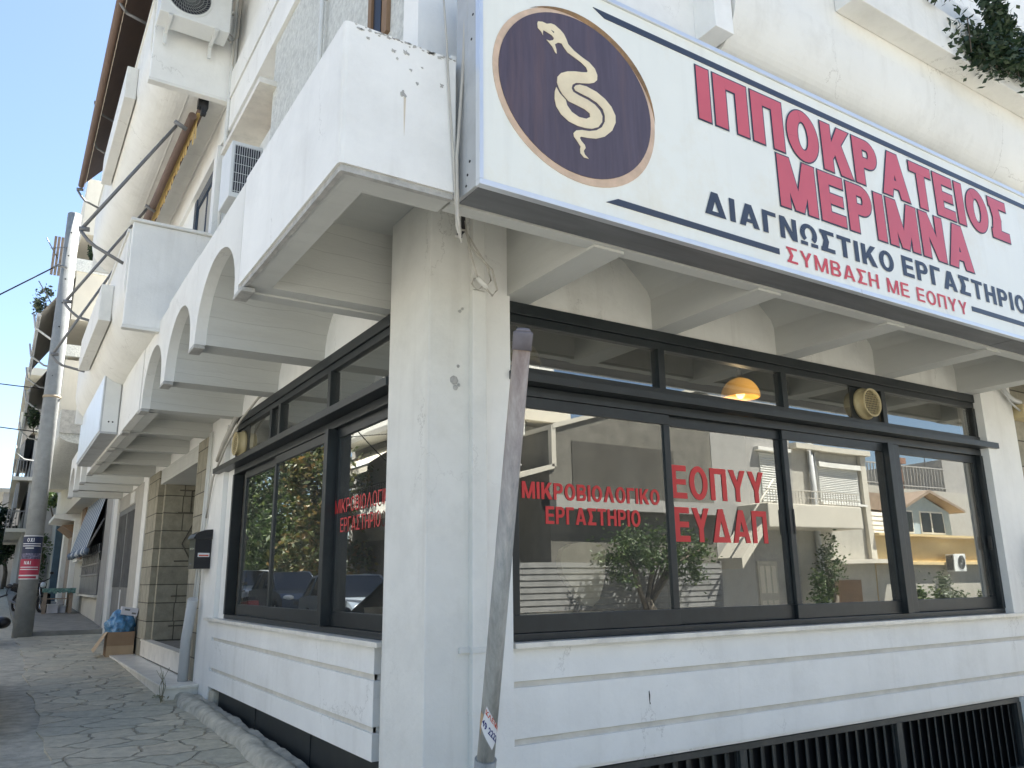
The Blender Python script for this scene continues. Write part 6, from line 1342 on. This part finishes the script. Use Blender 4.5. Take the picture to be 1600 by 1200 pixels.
# beige house with a roller shutter
h4 = thing('beige_house', 'beige house with a big white roller shutter across the front street', 'building', (22.6, -7, 0))
mb = MB(); mb.box(20.92, -13, -2.5, 24.6, -7.02, 5.62); build(mb, 'wall', 'plaster', h4)
mb = MB(); mb.box(20.9, -13, 5.63, 24.75, -6.75, 5.80); mb.box(24.3, -7.01, 2.2, 24.6, -6.88, 5.62); build(mb, 'cornice', 'creamwall', h4)
mb = MB(); slats(mb, 22.1, 24.2, 3.97, 5.12, -7.0, 0.06, 0.025); build(mb, 'roller_shutter', 'flat_shutter', h4)
mb = MB(); mb.box(22.05, -7.02, 5.12, 24.25, -6.86, 5.28); mb.box(22.0, -7.02, 3.88, 24.35, -6.82, 3.95); build(mb, 'shutter_box', 'white', h4)
mb = MB(); mb.box(22.1, -7.02, 2.05, 25.4, -6.5, 2.18); build(mb, 'ledge', 'creamwall', h4)
mb = MB(); mb.box(22.4, -7.03, -0.7, 23.8, -6.99, 1.55); build(mb, 'garage_opening', 'brownwood', h4)
mb = MB(); mb.tube([(21.69, -6.9, -0.5), (21.69, -6.9, 6.2)], 0.09, 12); mb.tube([(21.95, -6.92, 4.0), (21.92, -6.92, 5.5), (22.1, -6.92, 5.7), (21.8, -6.9, 5.9)], 0.035, 8); build(mb, 'downpipe', 'alu_dull', h4)
tree('front_tree', 'slim leafy tree by the garage opening across the front street', (21.2, -6.3, -0.7), 1.8, [((21.2, -6.2, 2.0), (0.55, 0.4, 0.9)), ((20.7, -6.2, 1.4), (0.5, 0.3, 0.7))], 1500, 0.06, 'leaf', 93, 'trees across the front street')
# yellow house with a pale blue attic
h5 = thing('yellow_house', 'low yellow house with a pale blue gabled attic room across the front street', 'building', (28.5, -7, 0))
mb = MB(); mb.box(24.62, -12, -2.5, 33.5, -7.0, 2.96); build(mb, 'wall', 'yellow', h5)
mb = MB(); mb.box(24.6, -7.0, 2.97, 33.5, -6.7, 3.05); mb.box(24.6, -7.0, 2.02, 33.5, -6.75, 2.12); build(mb, 'cornice', 'yellow', h5)
mb = MB(); mb.box(24.62, -6.999, -2.5, 33.5, -6.99, 2.02); build(mb, 'lower_wall', 'plaster', h5)
mb = MB(); mb.prism([(27.2, 3.06), (30.6, 3.06), (30.6, 4.0), (28.9, 4.6), (27.2, 3.9)], 1, -10, -7.6); build(mb, 'attic_room', 'bluewood', h5)
mb = MB(); mb.prism([(26.95, 3.90), (28.9, 4.62), (31.1, 3.98), (31.1, 4.07), (28.9, 4.73), (26.95, 4.0)], 1, -10, -7.2); mb.prism([(24.8, 3.95), (27.0, 3.95), (27.6, 4.55), (24.8, 4.55)], 1, -10, -7.8); build(mb, 'roof', 'terracotta', h5)
mb = MB(); slats(mb, 24.8, 27.0, 3.06, 3.95, -7.75, 0.16, 0.03); build(mb, 'board_wall', 'white', h5)
for x0, x1 in ((27.5, 28.15), (28.75, 29.35), (29.45, 30.1)):
    mb = MB(); mb.box(x0-0.05, -7.61, 3.15, x1+0.05, -7.57, 3.98); wi = build(mb, 'window', 'white', h5); mb = MB(); mb.box(x0, -7.568, 3.2, x1, -7.56, 3.92); build(mb, 'pane', 'carglass', wi)
b7 = thing('terrace_block', 'grey block with a railed roof terrace and a water tank behind the yellow house', 'building', (29, -15, 0))
mb = MB(); mb.box(33, -22, -1, 48, -14, 5.95); build(mb, 'wall', 'plaster', b7)
mb = MB(); mb.box(42.5, -22, 5.95, 50, -14.2, 7.7); build(mb, 'stair_tower', 'greywall', b7)
mb = MB()
for k in range(34): mb.box(33+k*0.28, -14.1, 5.95, 33.04+k*0.28, -14.05, 7.1)
mb.box(33, -14.12, 7.1, 42.5, -14.04, 7.16); mb.box(33, -14.12, 6.1, 42.5, -14.04, 6.15); build(mb, 'railing', 'greywall', b7)
mb = MB(); mb.box(38.4, -15, 5.96, 39.1, -14.4, 7.3); mb.box(38.2, -15.1, 7.3, 39.3, -14.3, 7.6); build(mb, 'chimney', 'clay', b7)
mb = MB(); mb.tube([(45.2, -15, 8.9), (47.4, -15, 8.9)], 0.6, 16); mb.tube([(43.4, -14.6, 7.6), (43.4, -14.6, 9.4)], 0.06, 6); mb.tube([(41.5, -14.6, 6), (41.5, -14.6, 8.9)], 0.03, 6); mb.tube([(41.5, -14.6, 8.5), (42.8, -14.6, 8.5)], 0.03, 6); build(mb, 'tank_and_aerial', 'metalgrey', b7)
a3 = aircon('air_conditioner', 'white air conditioner on the yellow house across the front street', (28.9, -6.62, 1.78), math.pi, True)
for k, (x, rx, rz, mt) in enumerate(((30.2, 1.0, 0.75, 'leaf'), (31.6, 0.8, 0.95, 'leafdark'), (27.3, 0.7, 0.8, 'leafgrey'), (25.6, 0.7, 0.7, 'leaf'), (33.2, 1.0, 1.2, 'leafdark'))):
    c = (x, -6.1, 0.75+0.1*(k % 3)); p = thing('garden_shrub', ('round green shrub below the air conditioner of the yellow house', 'dark shrub before the yellow house, right of the round one', 'grey green shrub at the left of the yellow house', 'small green shrub by the garage opening of the beige house', 'tallest dark shrub at the right end of the yellow house')[k], 'shrub', (x, -6.1, -0.7), 'shrubs before the yellow house')
    mb = MB(); mb.leaves(c, (rx, 0.5, rz), 1300, 0.07, 110+k, 18, 0.38); build(mb, 'foliage', mt, p, fixn=False); mb = MB()
    for q in range(4): mb.tube([(x+0.1*q-0.2, -6.1, -0.8), (x+(q-1.5)*rx*0.4, -6.1, c[2])], 0.025, 6, r2=0.01)
    build(mb, 'stem', 'bark_tree', p)
